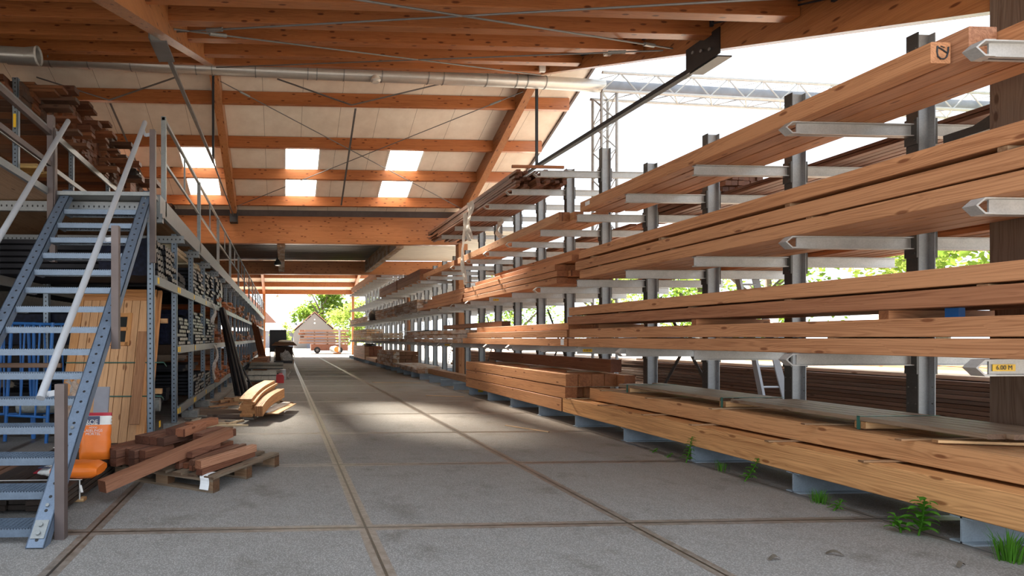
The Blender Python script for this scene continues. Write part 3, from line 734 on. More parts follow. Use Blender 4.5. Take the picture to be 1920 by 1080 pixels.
# black sheeting on the far middle pack
def lump(name, cx, cy, z0, rx, ry, h, mat, lab, cat, seed=1, parent=None):
    rr = random.Random(seed); m = MB(); n, q = 22, 9; vs = []
    for j in range(q + 1):
        t = j / q
        for i in range(n):
            a = 2 * PI * i / n; k = math.cos(t * PI / 2) ** .55 * (1 + .10 * math.sin(3 * a + seed) + .07 * math.sin(7 * a + j))
            vs.append((cx + rx * k * math.cos(a), cy + ry * k * math.sin(a), z0 + h * math.sin(t * PI / 2) * (1 + .06 * math.sin(5 * a + seed)) + rr.uniform(-.006, .006)))
    fs = [(j * n + i, j * n + (i + 1) % n, (j + 1) * n + (i + 1) % n, (j + 1) * n + i) for j in range(q) for i in range(n)] + [tuple(reversed(range(n)))]
    o = m.add(vs, fs).build(name, mat, parent, smooth=True)
    if parent is None: tag(o, lab, cat)
    return o
lump('black_tarpaulin', 4.95, 28.9, 2.33, .45, 1.1, .55, 'black_plastic', 'crumpled shiny black tarpaulin lying on the far middle arms', 'tarpaulin', 3)
# tier B
for l, (z0, z1, ys) in enumerate(((1.266, 1.396, 8.62), (1.409, 1.545, 8.60), (1.618, 1.745, 8.66), (1.763, 1.890, 8.62))):
    nm = ('lowest', 'second', 'third', 'topmost')[l]
    for i, (a, b) in enumerate(row(XF, .205, 5 if l < 2 else 4, .012)):
        beam(a, b, 2.3 + R.uniform(0, .15), ys - (0 if i == 0 else R.uniform(0, .08)), z0, z1,
             '%s of four beam layers on the waist high arms by the grey post, %s from the aisle' % (nm, ORD[i]), vary((.46, .225, .113) if l != 2 else (.35, .155, .08), .07))
    for y in (3.0, 4.4, 5.6, 6.9, 8.1):
        if l in (0, 2): sticker_wood(XF + .008, 5.5, y + .2 * l, z1 + .001, 'thin spacer between beam layers on the waist high arms', 'spacers on the waist high arms', .011, .06)
for y in (4.0, 5.95, 8.1):
    sticker_wood(XF + .015 + (.15 if y == 8.1 else 0), 5.5, y, 1.5455, 'square bearer holding up the two top layers on the waist high arms', 'bearers on the waist high arms', .068, .07, color=vary(FIR, .1))
tag(MB().box(4.75, 4.80, 3.62, 3.70, 1.548, 1.615).build('blue_block', 'blue'), 'small bright blue block squeezed between beam layers by the grey post', 'block')
for l, (z0, z1, xa, ya) in enumerate(((1.266, 1.396, XF, 13.84), (1.409, 1.53, XF, 13.5), (1.54, 1.655, XF + .14, 13.2))):
    for i, (a, b) in enumerate(row(xa, .205, 4, .012)):
        beam(a, b, 8.68 if l < 2 else 8.9, ya, z0, z1, '%s layer, %s from the aisle, of pale beams on the waist high arms beyond the joint' % (LAY[l], ORD[i]), vary((.52, .26, .13), .08))
tg = MB().box(XF - .003, XF - .0006, 8.78, 8.88, 1.285, 1.385).build('paper_tag', 'paper'); tag(tg, 'small grey printed tag stapled on a pale beam beside the joint', 'label')
beam(4.85, 5.05, 11.9, 16.3, 1.665, 1.78, 'dark brown beam lying on top of the waist high stack in front of the brown post', (.27, .125, .065))
for l, z0 in enumerate((1.266, 1.39, 1.51)):
    for i, (a, b) in enumerate(row(XF, .2, 4, .012)):
        beam(a, b, 13.95 + .08 * l, 21.2 - l * .5, z0, z0 + .11, '%s layer, %s from the aisle, of weathered beams on the waist high arms by the brown post' % (LAY[l], ORD[i]), vary((.42, .23, .13), .1), mat='old')
for (ya, yb, nl, col) in ((21.6, 24.6, 1, (.46, .25, .13)), (25, 28.6, 3, (.55, .40, .28)), (30, 36, 5, (.62, .38, .22))):
    for l in range(nl):
        for i, (a, b) in enumerate(row(XF, .23, 4, .012)):
            beam(a, b, ya + R.uniform(0, .1), yb - R.uniform(0, .4), 1.266 + l * .13, 1.38 + l * .13, 'short plank in a far pack on the waist high arms towards the open end', vary(col, .12), 'far packs on the waist high arms', 'old', 'weathered_plank', seg=3)
for k in range(3):
    o = MB().box(4.62 + .32 * k, 4.93 + .32 * k, 17.6 + k * .4, 21.5 + k * .5, 1.64 + .003 * k, 1.665 + .003 * k).build('plastic_sheet', 'black_plastic')
    tag(o, 'thin black sheet lying on the weathered beams on the waist high arms', 'sheet', 'black sheets on the waist high arms')
# tier A: on the feet
z0, z1 = ZA + .004, .405
for i, (a, b) in enumerate([(XF, 4.835), (4.85, 5.06), (5.075, 5.285), (5.30, 5.51)]):
    beam(a, b, 2.2 + (0 if i == 0 else .1), (8.82, 8.7, 8.75, 8.72)[i], z0, z1 + (.012 if i == 0 else 0), '%s from the aisle of the heavy yellowish beams lying on the rack feet' % ORD[i], vary((.66, .35, .15), .05), knots=1) if 0 else \
    beam(a, b, 2.2 + (0 if i == 0 else .1), (8.82, 8.7, 8.75, 8.72)[i], z0, z1 + (.012 if i == 0 else 0), '%s from the aisle of the heavy yellowish beams lying on the rack feet' % ORD[i], vary((.66, .35, .15), .05))
for i, (a, b) in enumerate([(4.85, 5.06), (5.075, 5.285), (5.30, 5.51)]):
    beam(a, b, 2.2, (8.42, 8.3, 8.35)[i], .434, .612, '%s beam from the aisle in the second layer above the yellowish floor beams' % ORD[i], vary((.55, .30, .145), .06))
for y in (8.62, 7.75, 6.75, 5.95, 4.95, 4.1):
    sticker_wood(XF - .05, 5.5, y, .419, 'thin grey spacer stick poking out over the lowest yellowish beam', 'spacers on the lowest beams', .013, .045, R.uniform(-.1, .1))
for i, y in enumerate((7.9, 6.9, 5.85, 4.7, 4.0)):
    sticker_wood(4.72, 5.5, y, .6135, 'thin spacer stick poking out under the flat board pack', 'spacers under the flat board pack', .013, .045, R.uniform(-.12, .12))
sticker_wood(4.82, 5.4, 3.75, .627, 'pale oblique stick lying across the second floor layer', None, .02, .05, -.25, PALE)
for s, (ya, yb, w) in enumerate(((5.92, 7.95, 'far'), (3.55, 5.9, 'close'))):
    for i, (a, b) in enumerate(row(4.93, .14, 5, .008)):
        beam(a, b, ya + R.uniform(0, .05), yb - R.uniform(0, .25), .69, .728, '%s flat grey topped board, %s from the aisle, of the %s half of the strapped pack' % ('thin', ORD[i], 'further' if s == 0 else 'front'), vary((.25, .175, .12), .1), 'strapped flat boards', 'wood', 'flat_board')
for i, y in enumerate((7.6, 5.91, 4.45)):
    q = lumber('pack_bearer', 4.94, 5.6, y - .045, y + .045, .628, .688, 'x', PALE)
    tag(q, '%s square bearer under the strapped flat board pack, counted towards the stairs' % ORD[i], 'bearer')
    MB().box(4.925, 4.932, y - .012, y + .012, .62, .735).box(4.925, 5.66, y - .012, y + .012, .7295, .733).build('strap', 'green_strap', q)['label'] = 'thin green strap'
# big stack on the feet
BS = (.50, .24, .11)
def bs(x0, x1, ya, yb, za, zb, lab, col=None): beam(x0, x1, ya, yb, za, zb, lab, vary(col or BS, .06))
for i, (a, b) in enumerate([(XF, 4.82), (4.84, 5.04), (5.06, 5.26), (5.28, 5.48)]):
    bs(a, b, 8.86, 13.6, ZA + .004, .395, 'bottom layer, %s from the aisle, of the large square beam stack standing on the rack feet' % ORD[i])
    bs(a, b, (8.74, 8.95, 8.9, 8.9)[i], 13.58, .408, .598, 'middle layer, %s from the aisle, of the large square beam stack standing on the rack feet' % ORD[i])
    bs(a, b, (8.70, 8.68, 8.7, 8.72)[i] + .01, 13.6, .612, .81, 'top layer, %s from the aisle, of the large square beam stack standing on the rack feet' % ORD[i])
sticker_wood(XF, 5.5, 8.75, .599, 'thin grey spacer under the top layer end of the large square beam stack', None, .011, .05)
bs(5.5, 5.68, 8.55, 13.4, .612, .80, 'reddish beam behind the top layer of the large square beam stack', (.42, .18, .08))
for y in (9.2, 10.6, 12.4): sticker_wood(4.9, 5.66, y, .812, 'stick on the top of the large square beam stack', 'sticks on the large beam stack', .03, .05, R.uniform(-.3, .3))
beam(5.30, 5.48, 8.6, 13.8, .845, 1.05, 'dark red brown beam on edge on the large square beam stack', (.24, .095, .045))
# packs further along the floor
beam(5.0, 5.25, 13.9, 18.6, ZA + .004, .36, 'long brown bark edged beam on the feet between the large stack and the snowy planks'.replace('snowy', 'white edged'), (.33, .17, .085))
for i in range(4): beam(XF + .02 + i * .27, XF + .27 + i * .27, 18.6 + .06 * i, 21.4, ZA + .004, .29, 'white flecked plank, %s from the aisle, in the low layer on the feet past the brown beam' % ORD[i], vary((.40, .25, .16), .1), mat='old', name='weathered_plank')
for i in range(4): beam(XF - .08 + i * .27, XF + .17 + i * .27, 18.9 + .06 * i, 22.2, .305, .39, 'white flecked plank, %s from the aisle, in the upper layer on the feet past the brown beam' % ORD[i], vary((.42, .27, .18), .1), mat='old', name='weathered_plank')
for l in range(4):
    for i in range(4): beam(XF + i * .27, XF + .26 + i * .27, 22.7 + R.uniform(0, .05), 26.6, ZA + .004 + .165 * l, ZA + .158 + .165 * l, 'thick brown beam in the tall floor stack past the white flecked planks', vary((.38, .2, .11), .12), 'tall floor stack', 'old' if i == 0 else 'wood', seg=3)
for i in range(4): beam(XF + i * .27, XF + .26 + i * .27, 27.0, 30.2, ZA + .004, .36, 'short pale beam in the single layer on the feet towards the open end', vary((.5, .32, .2), .1), 'low layer towards the open end', 'wood', seg=3)
for l in range(8):
    for i in range(4): beam(XF - .02 + i * .26, XF + .23 + i * .26, 30.6 + R.uniform(0, .05), 35.5, ZA + .004 + .095 * l, ZA + .092 + .095 * l, 'pale thin edged plank in the many layered floor pack at the open end', vary((.55, .36, .24), .1) if i == 0 else vary((.30, .12, .06), .1), 'many layered floor pack', 'wood', 'weathered_plank', seg=2)
lump('black_tarpaulin', 5.0, 31.5, .96, .4, .9, .12, 'black_plastic', 'flat black tarpaulin on top of the many layered floor pack', 'tarpaulin', 8)
# loose boards on the back arms
BR = (.30, .13, .06)
boards('thin_board', 10, 6.15, 7.05, 3.0, 9.2, ZD + .003, .10, .035, 'long dark board on the top back arms seen under the marked beam', 'boards on the top back arms', (.16, .07, .04), 2)
boards('timber_board', 9, 6.1, 7.0, 9.3, 17, ZD + .003, .12, .05, 'brown board on the top back arms behind the high pale beams', 'boards on the top back arms farther on', BR, 3)
boards('timber_board', 10, 6.05, 6.95, 3.2, 8.6, ZC + .003, .15, .045, 'orange brown board on the middle back arms behind the three layer stack', 'boards on the middle back arms', (.44, .17, .065), 2)
boards('timber_board', 8, 6.05, 6.95, 9.0, 16, ZC + .003, .14, .05, 'brown board on the middle back arms behind the five layer stack', 'boards on the middle back arms farther on', BR, 2)
for l in range(4):
    for i in range(6): beam(6.15 + i * .095, 6.235 + i * .095, 7.3 + R.uniform(0, .06), 9.0, ZD + .004 + l * .075 + .09, ZD + .07 + l * .075 + .09, 'small square brown batten in the block of ends on the top back arms', vary((.28, .14, .085), .15), 'square battens on the top back arms', 'wood', 'square_batten', seg=2)
for l in range(2):
    sticker_wood(6.0, 7.0, 7.6 + l * 1.1, ZD + .02, 'bearer under the square battens on the top back arms', 'bearers under the square battens', .07, .06)
for i, (x, y, z, L) in enumerate(((5.2, 5.0, 0, 0),)): pass
# ------------------------------------------------------------------ shelf rack with mezzanine
XR = -1.65; UY0, UDY = 6.92, 1.48; NB = 26; YE = UY0 + UDY * NB
L3, L2, L1 = 2.10, 1.20, .27            # undersides of the shelf beams
ZM = 3.14
rk = thing('shelf_rack', 'long galvanised shelf rack under the mezzanine walkway', 'rack', (XR, UY0, 0))
def channel(m, x, y, z0, z1, w=.085, d=.07, t=.006):
    m.box(x - w / 2, x + w / 2, y - d / 2, y - d / 2 + t, z0, z1).box(x + w / 2 - t, x + w / 2, y - d / 2, y + d / 2, z0, z1).box(x - w / 2, x - w / 2 + t, y - d / 2, y + d / 2, z0, z1)
    return m
for k in range(NB + 1):
    y = UY0 + UDY * k
    channel(MB(), XR, y, .12 if 0 < k < 4 else 0, 2.98).build('upright', 'galv_hole_z', rk)
    if k < 6: channel(MB(), -3.55, y, 0, 2.98).build('back_upright', 'galv_hole_z', rk)
    if k < 14:
        MB().box(-4.2 if k else -1.75, -1.50, y - .04, y + .04, 2.84, 2.95).build('cross_beam', 'galv_hole_x', rk)
for k in range(0, NB, 2):
    y0, y1 = UY0 + UDY * k + .036, UY0 + UDY * min(k + 2, NB) - .036
    for nm, z in (('a', L3), ('b', L2), ('c', L1)):
        ys = y0 + UDY if (k == 0 and nm != 'a') else y0
        MB().box(XR + .03, XR + .07, ys, y1, z - .03, z + .09).build('shelf_beam', 'galv', rk)
        if k < 4: MB().box(-3.57, -3.53, ys, y1, z - .03, z + .09).build('shelf_beam', 'galv', rk)
for (y, z) in ((6.98, L3), (8.30, L3), (8.44, L3), (9.80, L3), (11.3, L3), (8.44, L2), (8.31, L2), (9.9, L2), (8.44, L1), (8.28, L1), (9.80, L1), (9.95, L1), (11.3, L1), (7.05, L1)):
    MB().box(XR + .0705, XR + .073, y, y + .09, z - .01, z + .07).build('yellow_label', 'yellow', rk)['label'] = 'yellow load label'
for k in (1, 2, 3):
    y = UY0 + UDY * k
    tag(MB().box(XR - .14, XR + .14, y - .12, y + .12, 0, .119).build('concrete_block', 'stone'), 'rough grey concrete block under a shelf rack upright, %s from the tilted panels' % ORD[k - 1], 'block', 'blocks under the shelf rack')
# mezzanine
mz = thing('mezzanine', 'galvanised mezzanine walkway with plywood deck on top of the shelf rack', 'mezzanine', (-2.8, 6.9, ZM))
d_ = MB().box(-7.5, -1.56, 6.95, YE, ZM - .03, ZM).box(-7.5, -2.78, 4.4, 6.95, ZM - .03, ZM).build('deck', 'wood_y', mz); d_.color = c4((.34, .22, .14))
MB().box(-1.58, -1.53, 6.9, YE + .1, ZM - .19, ZM + .05).build('edge_channel', 'galv', mz)
MB().box(-2.79, -2.75, 4.4, 6.92, ZM - .045, ZM + .03).build('edge_channel', 'galv', mz)
MB().box(-7.4, -1.60, 6.88, 6.93, 2.97, 3.09).build('front_beam', 'galv_hole_x', mz)
MB().box(-2.72, -1.55, 6.62, 6.94, ZM - .035, ZM + .01).build('landing_plate', 'galv', mz)
for x in (-6.8, -4.7): MB().box(x - .05, x + .05, 4.5, 4.6, 0, ZM - .03).build('post', 'galv_hole_z', mz)
for k in range(2, 20): MB().box(-5, -1.6, UY0 + UDY * k * .98, UY0 + UDY * k * .98 + .05, ZM - .1, ZM - .03).build('joist', 'galv', mz)
# galvanised guard railing
gr = thing('guard_railing', 'galvanised guard railing along the edge of the mezzanine', 'railing', (-1.56, 7.2, ZM))
ys = [7.25 + 1.5 * i for i in range(26)]
for i, y in enumerate(ys):
    if i % 2 == 0: MB().box(-1.59, -1.53, y - .03, y + .03, ZM - .15, ZM + 1.16).build('post', 'galv', gr)
    else: MB().box(-1.57, -1.545, y - .0125, y + .0125, ZM + .58, ZM + 1.12).build('picket', 'galv', gr)
MB().box(-1.58, -1.54, 7.22, ys[-1], ZM + 1.11, ZM + 1.15).build('top_rail', 'galv', gr)
MB().box(-1.575, -1.545, 7.25, ys[-1], ZM + .55, ZM + .585).build('mid_rail', 'galv', gr)
# brown guard rail beside the stair opening
br = thing('guard_railing', 'brown painted guard railing beside the head of the stairs', 'railing', (-2.73, 5.2, ZM))
for y in (6.58, 5.2): MB().box(-2.765, -2.695, y - .035, y + .035, 2.75 if y > 6 else 2.5, 4.16 if y < 6 else 4.02).build('post', 'brown_paint', br)
MB().box(-2.76, -2.71, 3.9, 6.55, 3.78, 3.84).build('top_rail', 'brown_paint', br)
MB().box(-2.75, -2.715, 3.9, 6.55, 3.42, 3.48).build('mid_rail', 'brown_paint', br)

# ------------------------------------------------------------------ stairs
st = thing('staircase', 'steep blue grey steel staircase with grating treads up to the mezzanine', 'stairs', (-2.1, 3.75, 0))
SY, SZ = .192, .20; ang = math.atan2(SZ, SY); LEN = 4.42
def stringer(xc, flip):
    m = MB(); w = .12; t = .008; dp = .085
    m.box(-w / 2, w / 2, 0, LEN, -t, 0).box(-w / 2, -w / 2 + t, 0, LEN, -dp, 0).box(w / 2 - t, w / 2, 0, LEN, -dp, 0)
    o = m.build('stringer', 'stair_hole', None, local=True); o.parent = st
    o.rotation_euler = (ang, 0, 0); o.location = Vector((xc, 3.70, .012)) - OFF[st.name]
    return o
sl = stringer(-2.61, 1); sr = stringer(-1.645, -1)
bp = MB().box(-.045, .045, .06, .19, 0, .008)
for y in (.095, .155): bp.tube([(0, y, .008), (0, y, .022)], .016, 6)
o = bp.build('foot_plate', 'galv', None, local=True); o.parent = sr
for y in (.3, .95, 2.4, 4.1, 4.25):
    o = MB().tube([(0, y, 0), (0, y, .012)], .014, 6).build('bolt', 'galv', None, local=True); o.parent = sr
tm = MB(); TX0, TX1 = -2.548, -1.708
def tread_mesh():
    m = MB(); dp = .25
    m.box(TX0, TX1, 0, .006, -.052, 0).box(TX0, TX1, dp - .006, dp, -.04, 0).box(TX0, TX0 + .006, 0, dp, -.05, 0).box(TX1 - .006, TX1, 0, dp, -.05, 0)
    for j in range(26):
        x = TX0 + .012 + j * (TX1 - TX0 - .024) / 25; m.box(x - .0016, x + .0016, .006, dp - .006, -.028, -.001)
    for j in range(1, 9): m.box(TX0 + .006, TX1 - .006, j * dp / 9 - .0016, j * dp / 9 + .0016, -.012, 0)
    for j in range(42): x = TX0 + .01 + j * (TX1 - TX0 - .02) / 41; m.box(x - .005, x + .005, 0, .012, 0, .007)
    for s in (TX0, TX1): m.box(s - .012 if s == TX0 else s, s if s == TX0 else s + .012, .02, dp - .02, -.055, -.045)
    return m
first = None
for n in range(15):
    if first is None:
        first = tread_mesh().build('tread', 'stair', None, local=True); first.parent = st; t_ = first
    else:
        t_ = first.copy(); COL.objects.link(t_); t_.parent = st
    t_.location = Vector((0, 3.80 + SY * n, .10 + SZ * n)) - OFF[st.name]
def spost(x, y, z0, z1): return MB().box(x - .033, x + .033, y - .033, y + .033, z0, z1).build('post', 'brown_paint', st)
for x, sx in ((-1.549, 1), (-2.712, -1)):
    for (y, z0, z1) in ((3.90, 0, 1.08), (5.15, 1.30, 2.44), (6.60, 2.30, 3.88)): spost(x, y, z0, z1)
    xi = x - sx * .125
    a = Vector((xi, 3.86, .985)); b = Vector((xi, 6.72, 4.02))
    hr = MB().tube([a, b], .0285, 16).build('handrail', 'alu', st, smooth=True)
    bk = MB()
    for (y, z) in ((3.90, 1.03), (5.15, 2.33), (6.60, 3.84)):
        t = (y - a.y) / (b.y - a.y); p = a.lerp(b, t)
        bk.bar((x - sx * .03, y, z - .01), (xi + sx * .035, y, z - .02), .008, .04).bar((xi + sx * .037, y, z - .03), (p.x + sx * .01, p.y, p.z - .01), .012, .03)
    bk.build('bracket', 'alu', hr)

# ------------------------------------------------------------------ tilted panels under the stairs
th = -math.radians(20.5)
def leaning(name, lab, cat, loc, group=None, rz=0, t=th): return thing(name, lab, cat, loc, group, (t, 0, rz))
dr = leaning('door', 'larch plank door with two tiny windows leaning on the shelf rack under the stairs', 'door', (-2.41, 7.35, .005))
W2, HH = .57, 2.23
def wp(m, name, mat, color, parent=dr):
    o = m.build(name, mat, None, local=True); o.parent = parent; o.color = c4(color); return o
LA = (.62, .36, .19)
wp(MB().box(-W2, -W2 + .11, -.045, 0, 0, HH), 'stile', 'pale_z', vary((.58, .29, .12), .05)); wp(MB().box(W2 - .11, W2, -.045, 0, 0, HH), 'stile', 'pale_z', vary((.60, .31, .14), .05))
wp(MB().box(-W2, W2, -.047, -.002, HH - .11, HH), 'rail', 'wood_x', (.50, .235, .09)); wp(MB().box(-W2 + .11, W2 - .11, -.04, -.005, HH - .17, HH - .111), 'rail', 'wood_x', (.54, .26, .11))
npl = 8; pw = (2 * W2 - .22) / npl
for i in range(npl):
    x0 = -W2 + .11 + i * pw
    if 4 <= i <= 5:
        wp(MB().box(x0 + .004, x0 + pw - .004, -.032, -.01, 0, 1.38), 'plank', 'pale_z', vary(LA, .08)); wp(MB().box(x0 + .004, x0 + pw - .004, -.032, -.01, 1.84, HH - .17), 'plank', 'pale_z', vary(LA, .08))
    else: wp(MB().box(x0 + .004, x0 + pw - .004, -.032, -.01, 0, HH - .17), 'plank', 'pale_z', vary(LA, .08))
xw0, xw1 = -W2 + .11 + 4 * pw, -W2 + .11 + 6 * pw
wf = MB().box(xw0 - .02, xw0 + .04, -.05, -.008, 1.36, 1.86).box(xw1 - .04, xw1 + .02, -.05, -.008, 1.36, 1.86)
for z in (1.36, 1.585, 1.80): wf.box(xw0, xw1, -.05, -.008, z, z + .055)
wf = wp(wf, 'window_frame', 'pale_z', (.56, .27, .10))
for z in (1.415, 1.64): wp(MB().box(xw0 + .04, xw1 - .04, -.03, -.022, z, z + .17), 'pane', 'dark_glass', (1, 1, 1), wf)
for z in (1.10, .62):
    o = MB().box(-W2 - .012, W2 + .19, -.062, -.050, z, z + .014).box(W2 + .182, W2 + .19, -.062, .12, z, z + .014).build('strap', 'green_strap', None, local=True); o.parent = dr; o['label'] = 'dark green packing strap'
for k, (dx, dyy, w, h, col, lab) in enumerate(((.05, .06, .58, 2.22, (.55, .27, .11), 'second wooden door blank leaning close behind the larch plank door'), (-.02, .12, .60, 2.08, (.60, .36, .18), 'third wooden panel leaning behind the door blanks under the stairs'))):
    q = leaning('door_blank', lab, 'door', (-2.41 + dx, 7.35 + dyy, .005))
    o = MB().box(-w, w, -.045, 0, 0, h).build('panel', 'wood_z', None, local=True); o.parent = q; o.color = c4(col)
    o = MB().box(-w, -w + .1, -.05, -.045, 0, h).box(w - .1, w, -.05, -.045, 0, h).build('edge_strip', 'wood_z', None, local=True); o.parent = q; o.color = c4(vary(col, .15))
q = leaning('narrow_offcut', 'narrow brown offcut plank strapped to the face of the larch plank door', 'plank', (-1.935, 7.23, .27))
o = MB().box(-.065, .065, -.022, 0, 0, 1.30).build('plank', 'wood_z', None, local=True); o.parent = q; o.color = c4((.36, .18, .09))
for i, z in enumerate((.62, 1.62)):
    tag(MB().box(-1.80, -1.70, 7.53 + .37 * z, 7.59 + .37 * z, z, z + .07).build('bearer_block', 'wood_x'), ('lower', 'upper')[i] + ' small wooden block poking out behind the tilted door blanks', 'block', color=PALE)
q = leaning('foam_board', 'pale grey board leaning between the stairs and the larch door', 'board', (-2.27, 6.85, .0), t=-math.radians(12))
o = MB().box(-.09, .09, -.03, 0, 0, .80).build('board', 'house_pale', None, local=True); o.parent = q; o.color = (1, 1, 1, 1)

# blue scaffold frames behind the stairs
BX = [(-4.9, 7.6), (-4.5, 7.7), (-4.1, 7.45), (-3.75, 7.75), (-3.45, 7.5), (-5.4, 7.7), (-3.2, 7.9)]
for i, (x, y) in enumerate(BX):
    s_ = thing('scaffold_frame', 'blue tubular scaffold frame stacked behind the open stairs, %s in the row' % ORD[i], 'scaffold', (x, y, 0), 'blue scaffold frames')
    s_.rotation_euler = (R.uniform(-.12, 0), R.uniform(-.08, .08), R.uniform(-.5, .5))
    for dx in (-.3, .3):
        o = MB().tube([(dx, 0, 0), (dx, 0, 1.62)], .024, 8).build('leg', 'blue', None, local=True, smooth=True); o.parent = s_
    for z in (1.6, .9, .35):
        o = MB().tube([(-.3, 0, z), (.3, 0, z)], .018, 8).build('crossbar', 'blue', None, local=True, smooth=True); o.parent = s_
    for dx in (-.1, .12):
        o = MB().tube([(dx, 0, .35), (dx, 0, 1.6)], .014, 6).build('strut', 'blue', None, local=True); o.parent = s_
tag(lumber('dark_pole', -5.8, -2.85, 7.15, 7.21, 1.02, 1.08, 'x', (.16, .10, .07)), 'rusty brown pole lying across the blue scaffold frames', 'pole')

# ------------------------------------------------------------------ contents of the shelf rack
def profile_board(x0, x1, y0, w, z0, h, lab, grp, wavy=True, mats=('black_wood', 'end_film'), name='cladding_board'):
    n = 5; top = []; bot = []
    for i in range(n + 1):
        u = y0 + w * i / n; a = h * (.32 if wavy and i % 2 else 0)
        top.append((u, z0 + h * .98 - a)); bot.append((u, z0 + h * .30 - a if wavy else z0))
    poly = bot + top[::-1]
    mn = min(p[1] for p in poly); poly = [(u, z - mn + z0) for u, z in poly]
    m = MB(); m.prism(poly, 'x', x0, x1, 0, 1)
    o = m.build(name, list(mats)); return tag(o, lab, 'board', grp)
def clad(y0, n, w, z0, rows, h, xe, lab, grp, **kw):
    for r_ in range(rows):
        for i in range(n):
            e = xe + R.uniform(-.05, .03)
            profile_board(e - 3.2, e, y0 + i * (w + .006) + R.uniform(-.01, .01), w, z0 + r_ * h, h * .98, lab, grp, **kw)
clad(7.12, 3, .36, 2.195, 6, .078, -1.60, 'black wavy board with silver end in the blue wrapped bundle on the highest shelf', 'blue wrapped bundle')
clad(8.5, 3, .34, 2.195, 4, .06, -1.66, 'flat black board with dull end on the highest shelf next to the wrapped bundle', 'dull black bundle', wavy=False, mats=('black_wood', 'black_wood'))
clad(9.95, 3, .36, 2.195, 7, .068, -1.60, 'black wavy board with silver end in the highest shelf bundle past the dull one', 'second silver bundle')
clad(11.45, 3, .36, 2.195, 9, .066, -1.60, 'black wavy board with silver end in the tall highest shelf bundle', 'third silver bundle')
clad(12.9, 3, .38, 2.195, 9, .075, -1.56, 'flat black board in the dark highest shelf bundle by the reddish packs', 'dark upper bundle', wavy=False, mats=('black_wood', 'black_plastic'))
clad(8.50, 3, .30, 1.295, 7, .062, -1.60, 'black wavy board with silver end in the waist high bundle next to the door', 'first waist high bundle')
clad(9.94, 2, .40, 1.295, 10, .058, -1.58, 'black wavy board with silver end in the tallest waist high bundle', 'second waist high bundle')
clad(10.85, 1, .40, 1.295, 7, .058, -1.60, 'black wavy board with silver end in the narrow waist high bundle', 'narrow waist high bundle')
clad(11.5, 3, .36, 1.295, 9, .058, -1.58, 'black wavy board with silver end in the waist high bundle by the hanging film', 'third waist high bundle')
clad(8.5, 3, .30, .365, 3, .07, -1.95, 'flat black board lying deep in the lowest shelf', 'lowest flat boards', wavy=False, mats=('black_wood', 'black_wood'))
clad(9.95, 3, .36, .365, 6, .062, -1.60, 'black wavy board with silver end in the lowest shelf bundle', 'lowest silver bundle')
clad(11.45, 3, .36, .365, 5, .062, -1.62, 'black wavy board with silver end in the second lowest shelf bundle', 'second lowest silver bundle')
clad(9.9, 4, .32, .80, 2, .06, -1.75, 'flat black board in the dark layer above the lowest silver bundle', 'dark middle layer', wavy=False, mats=('black_wood', 'black_wood'))
for i, (y, w, z, h) in enumerate(((6.99, 1.24, 2.66, .02), (9.92, .8, 1.88, .03))):
    pass
def wrap(x0, x1, y0, y1, z0, z1, lab, mat='film_blue'):
    m = MB(); n = 10; vs = []
    sec = [(y0, z0), (y0 - .012, z0 + (z1 - z0) * .5), (y0, z1), ((y0 + y1) / 2, z1 + .02), (y1, z1), (y1 + .012, z0 + (z1 - z0) * .5), (y1, z0)]
    for i in range(n + 1):
        x = x0 + (x1 - x0) * i / n
        for (u, v) in sec: vs.append((x, u + R.uniform(-.008, .008), v + R.uniform(-.004, .012)))
    q = len(sec); m.add(vs, [(i * q + k, i * q + k + 1, (i + 1) * q + k + 1, (i + 1) * q + k) for i in range(n) for k in range(q - 1)])
    tag(m.build('packing_film', mat, smooth=True), lab, 'packing film')
wrap(-2.35, -1.72, 7.10, 8.22, 2.20, 2.68, 'shiny dark blue film wrapped round the highest shelf bundle behind the stairs')
wrap(-4.2, -1.68, 9.90, 10.4, 1.30, 1.90, 'shiny blue film round the tallest waist high bundle')
wrap(-4.2, -1.64, 8.46, 9.44, 1.30, 1.76, 'blue film over the waist high bundle next to the door')
for l in range(2):
    for i in range(4):
        o = lumber('cream_board', -4.6, -1.72 + R.uniform(-.03, .03), 8.5 + i * .8 + l * .1, 9.22 + i * .8 + l * .1, 2.64 + l * .07 + .02 * (i % 2), 2.69 + l * .07 + .02 * (i % 2), 'x', (.62, .58, .45))
        tag(o, 'wide cream coloured board high under the mezzanine above the black bundles', 'board', 'cream boards under the mezzanine'); o.location.z += .11
# grey tubes and junk on the lowest shelf
tag(MB().tube([(-3.6, 7.62, .47), (-1.72, 7.75, .47)], .095, 18).build('grey_roll', 'slate', smooth=True), 'thick grey roll on the lowest shelf beside the tilted doors', 'roll')
# clear film hanging from the uprights
rag('clear_film', -1.56, 12.3, 2.18, 1.55, .5, 'clear plastic film drooping from the highest shelf beam', mat='film')
rag('clear_film', -1.55, 12.6, 1.25, .45, .5, 'long clear plastic film hanging down to the lowest shelf beam', mat='film')
rag('clear_film', -2.25, 5.95, .95, .55, .5, 'crumpled clear film hanging behind the stair stringer', mat='film')
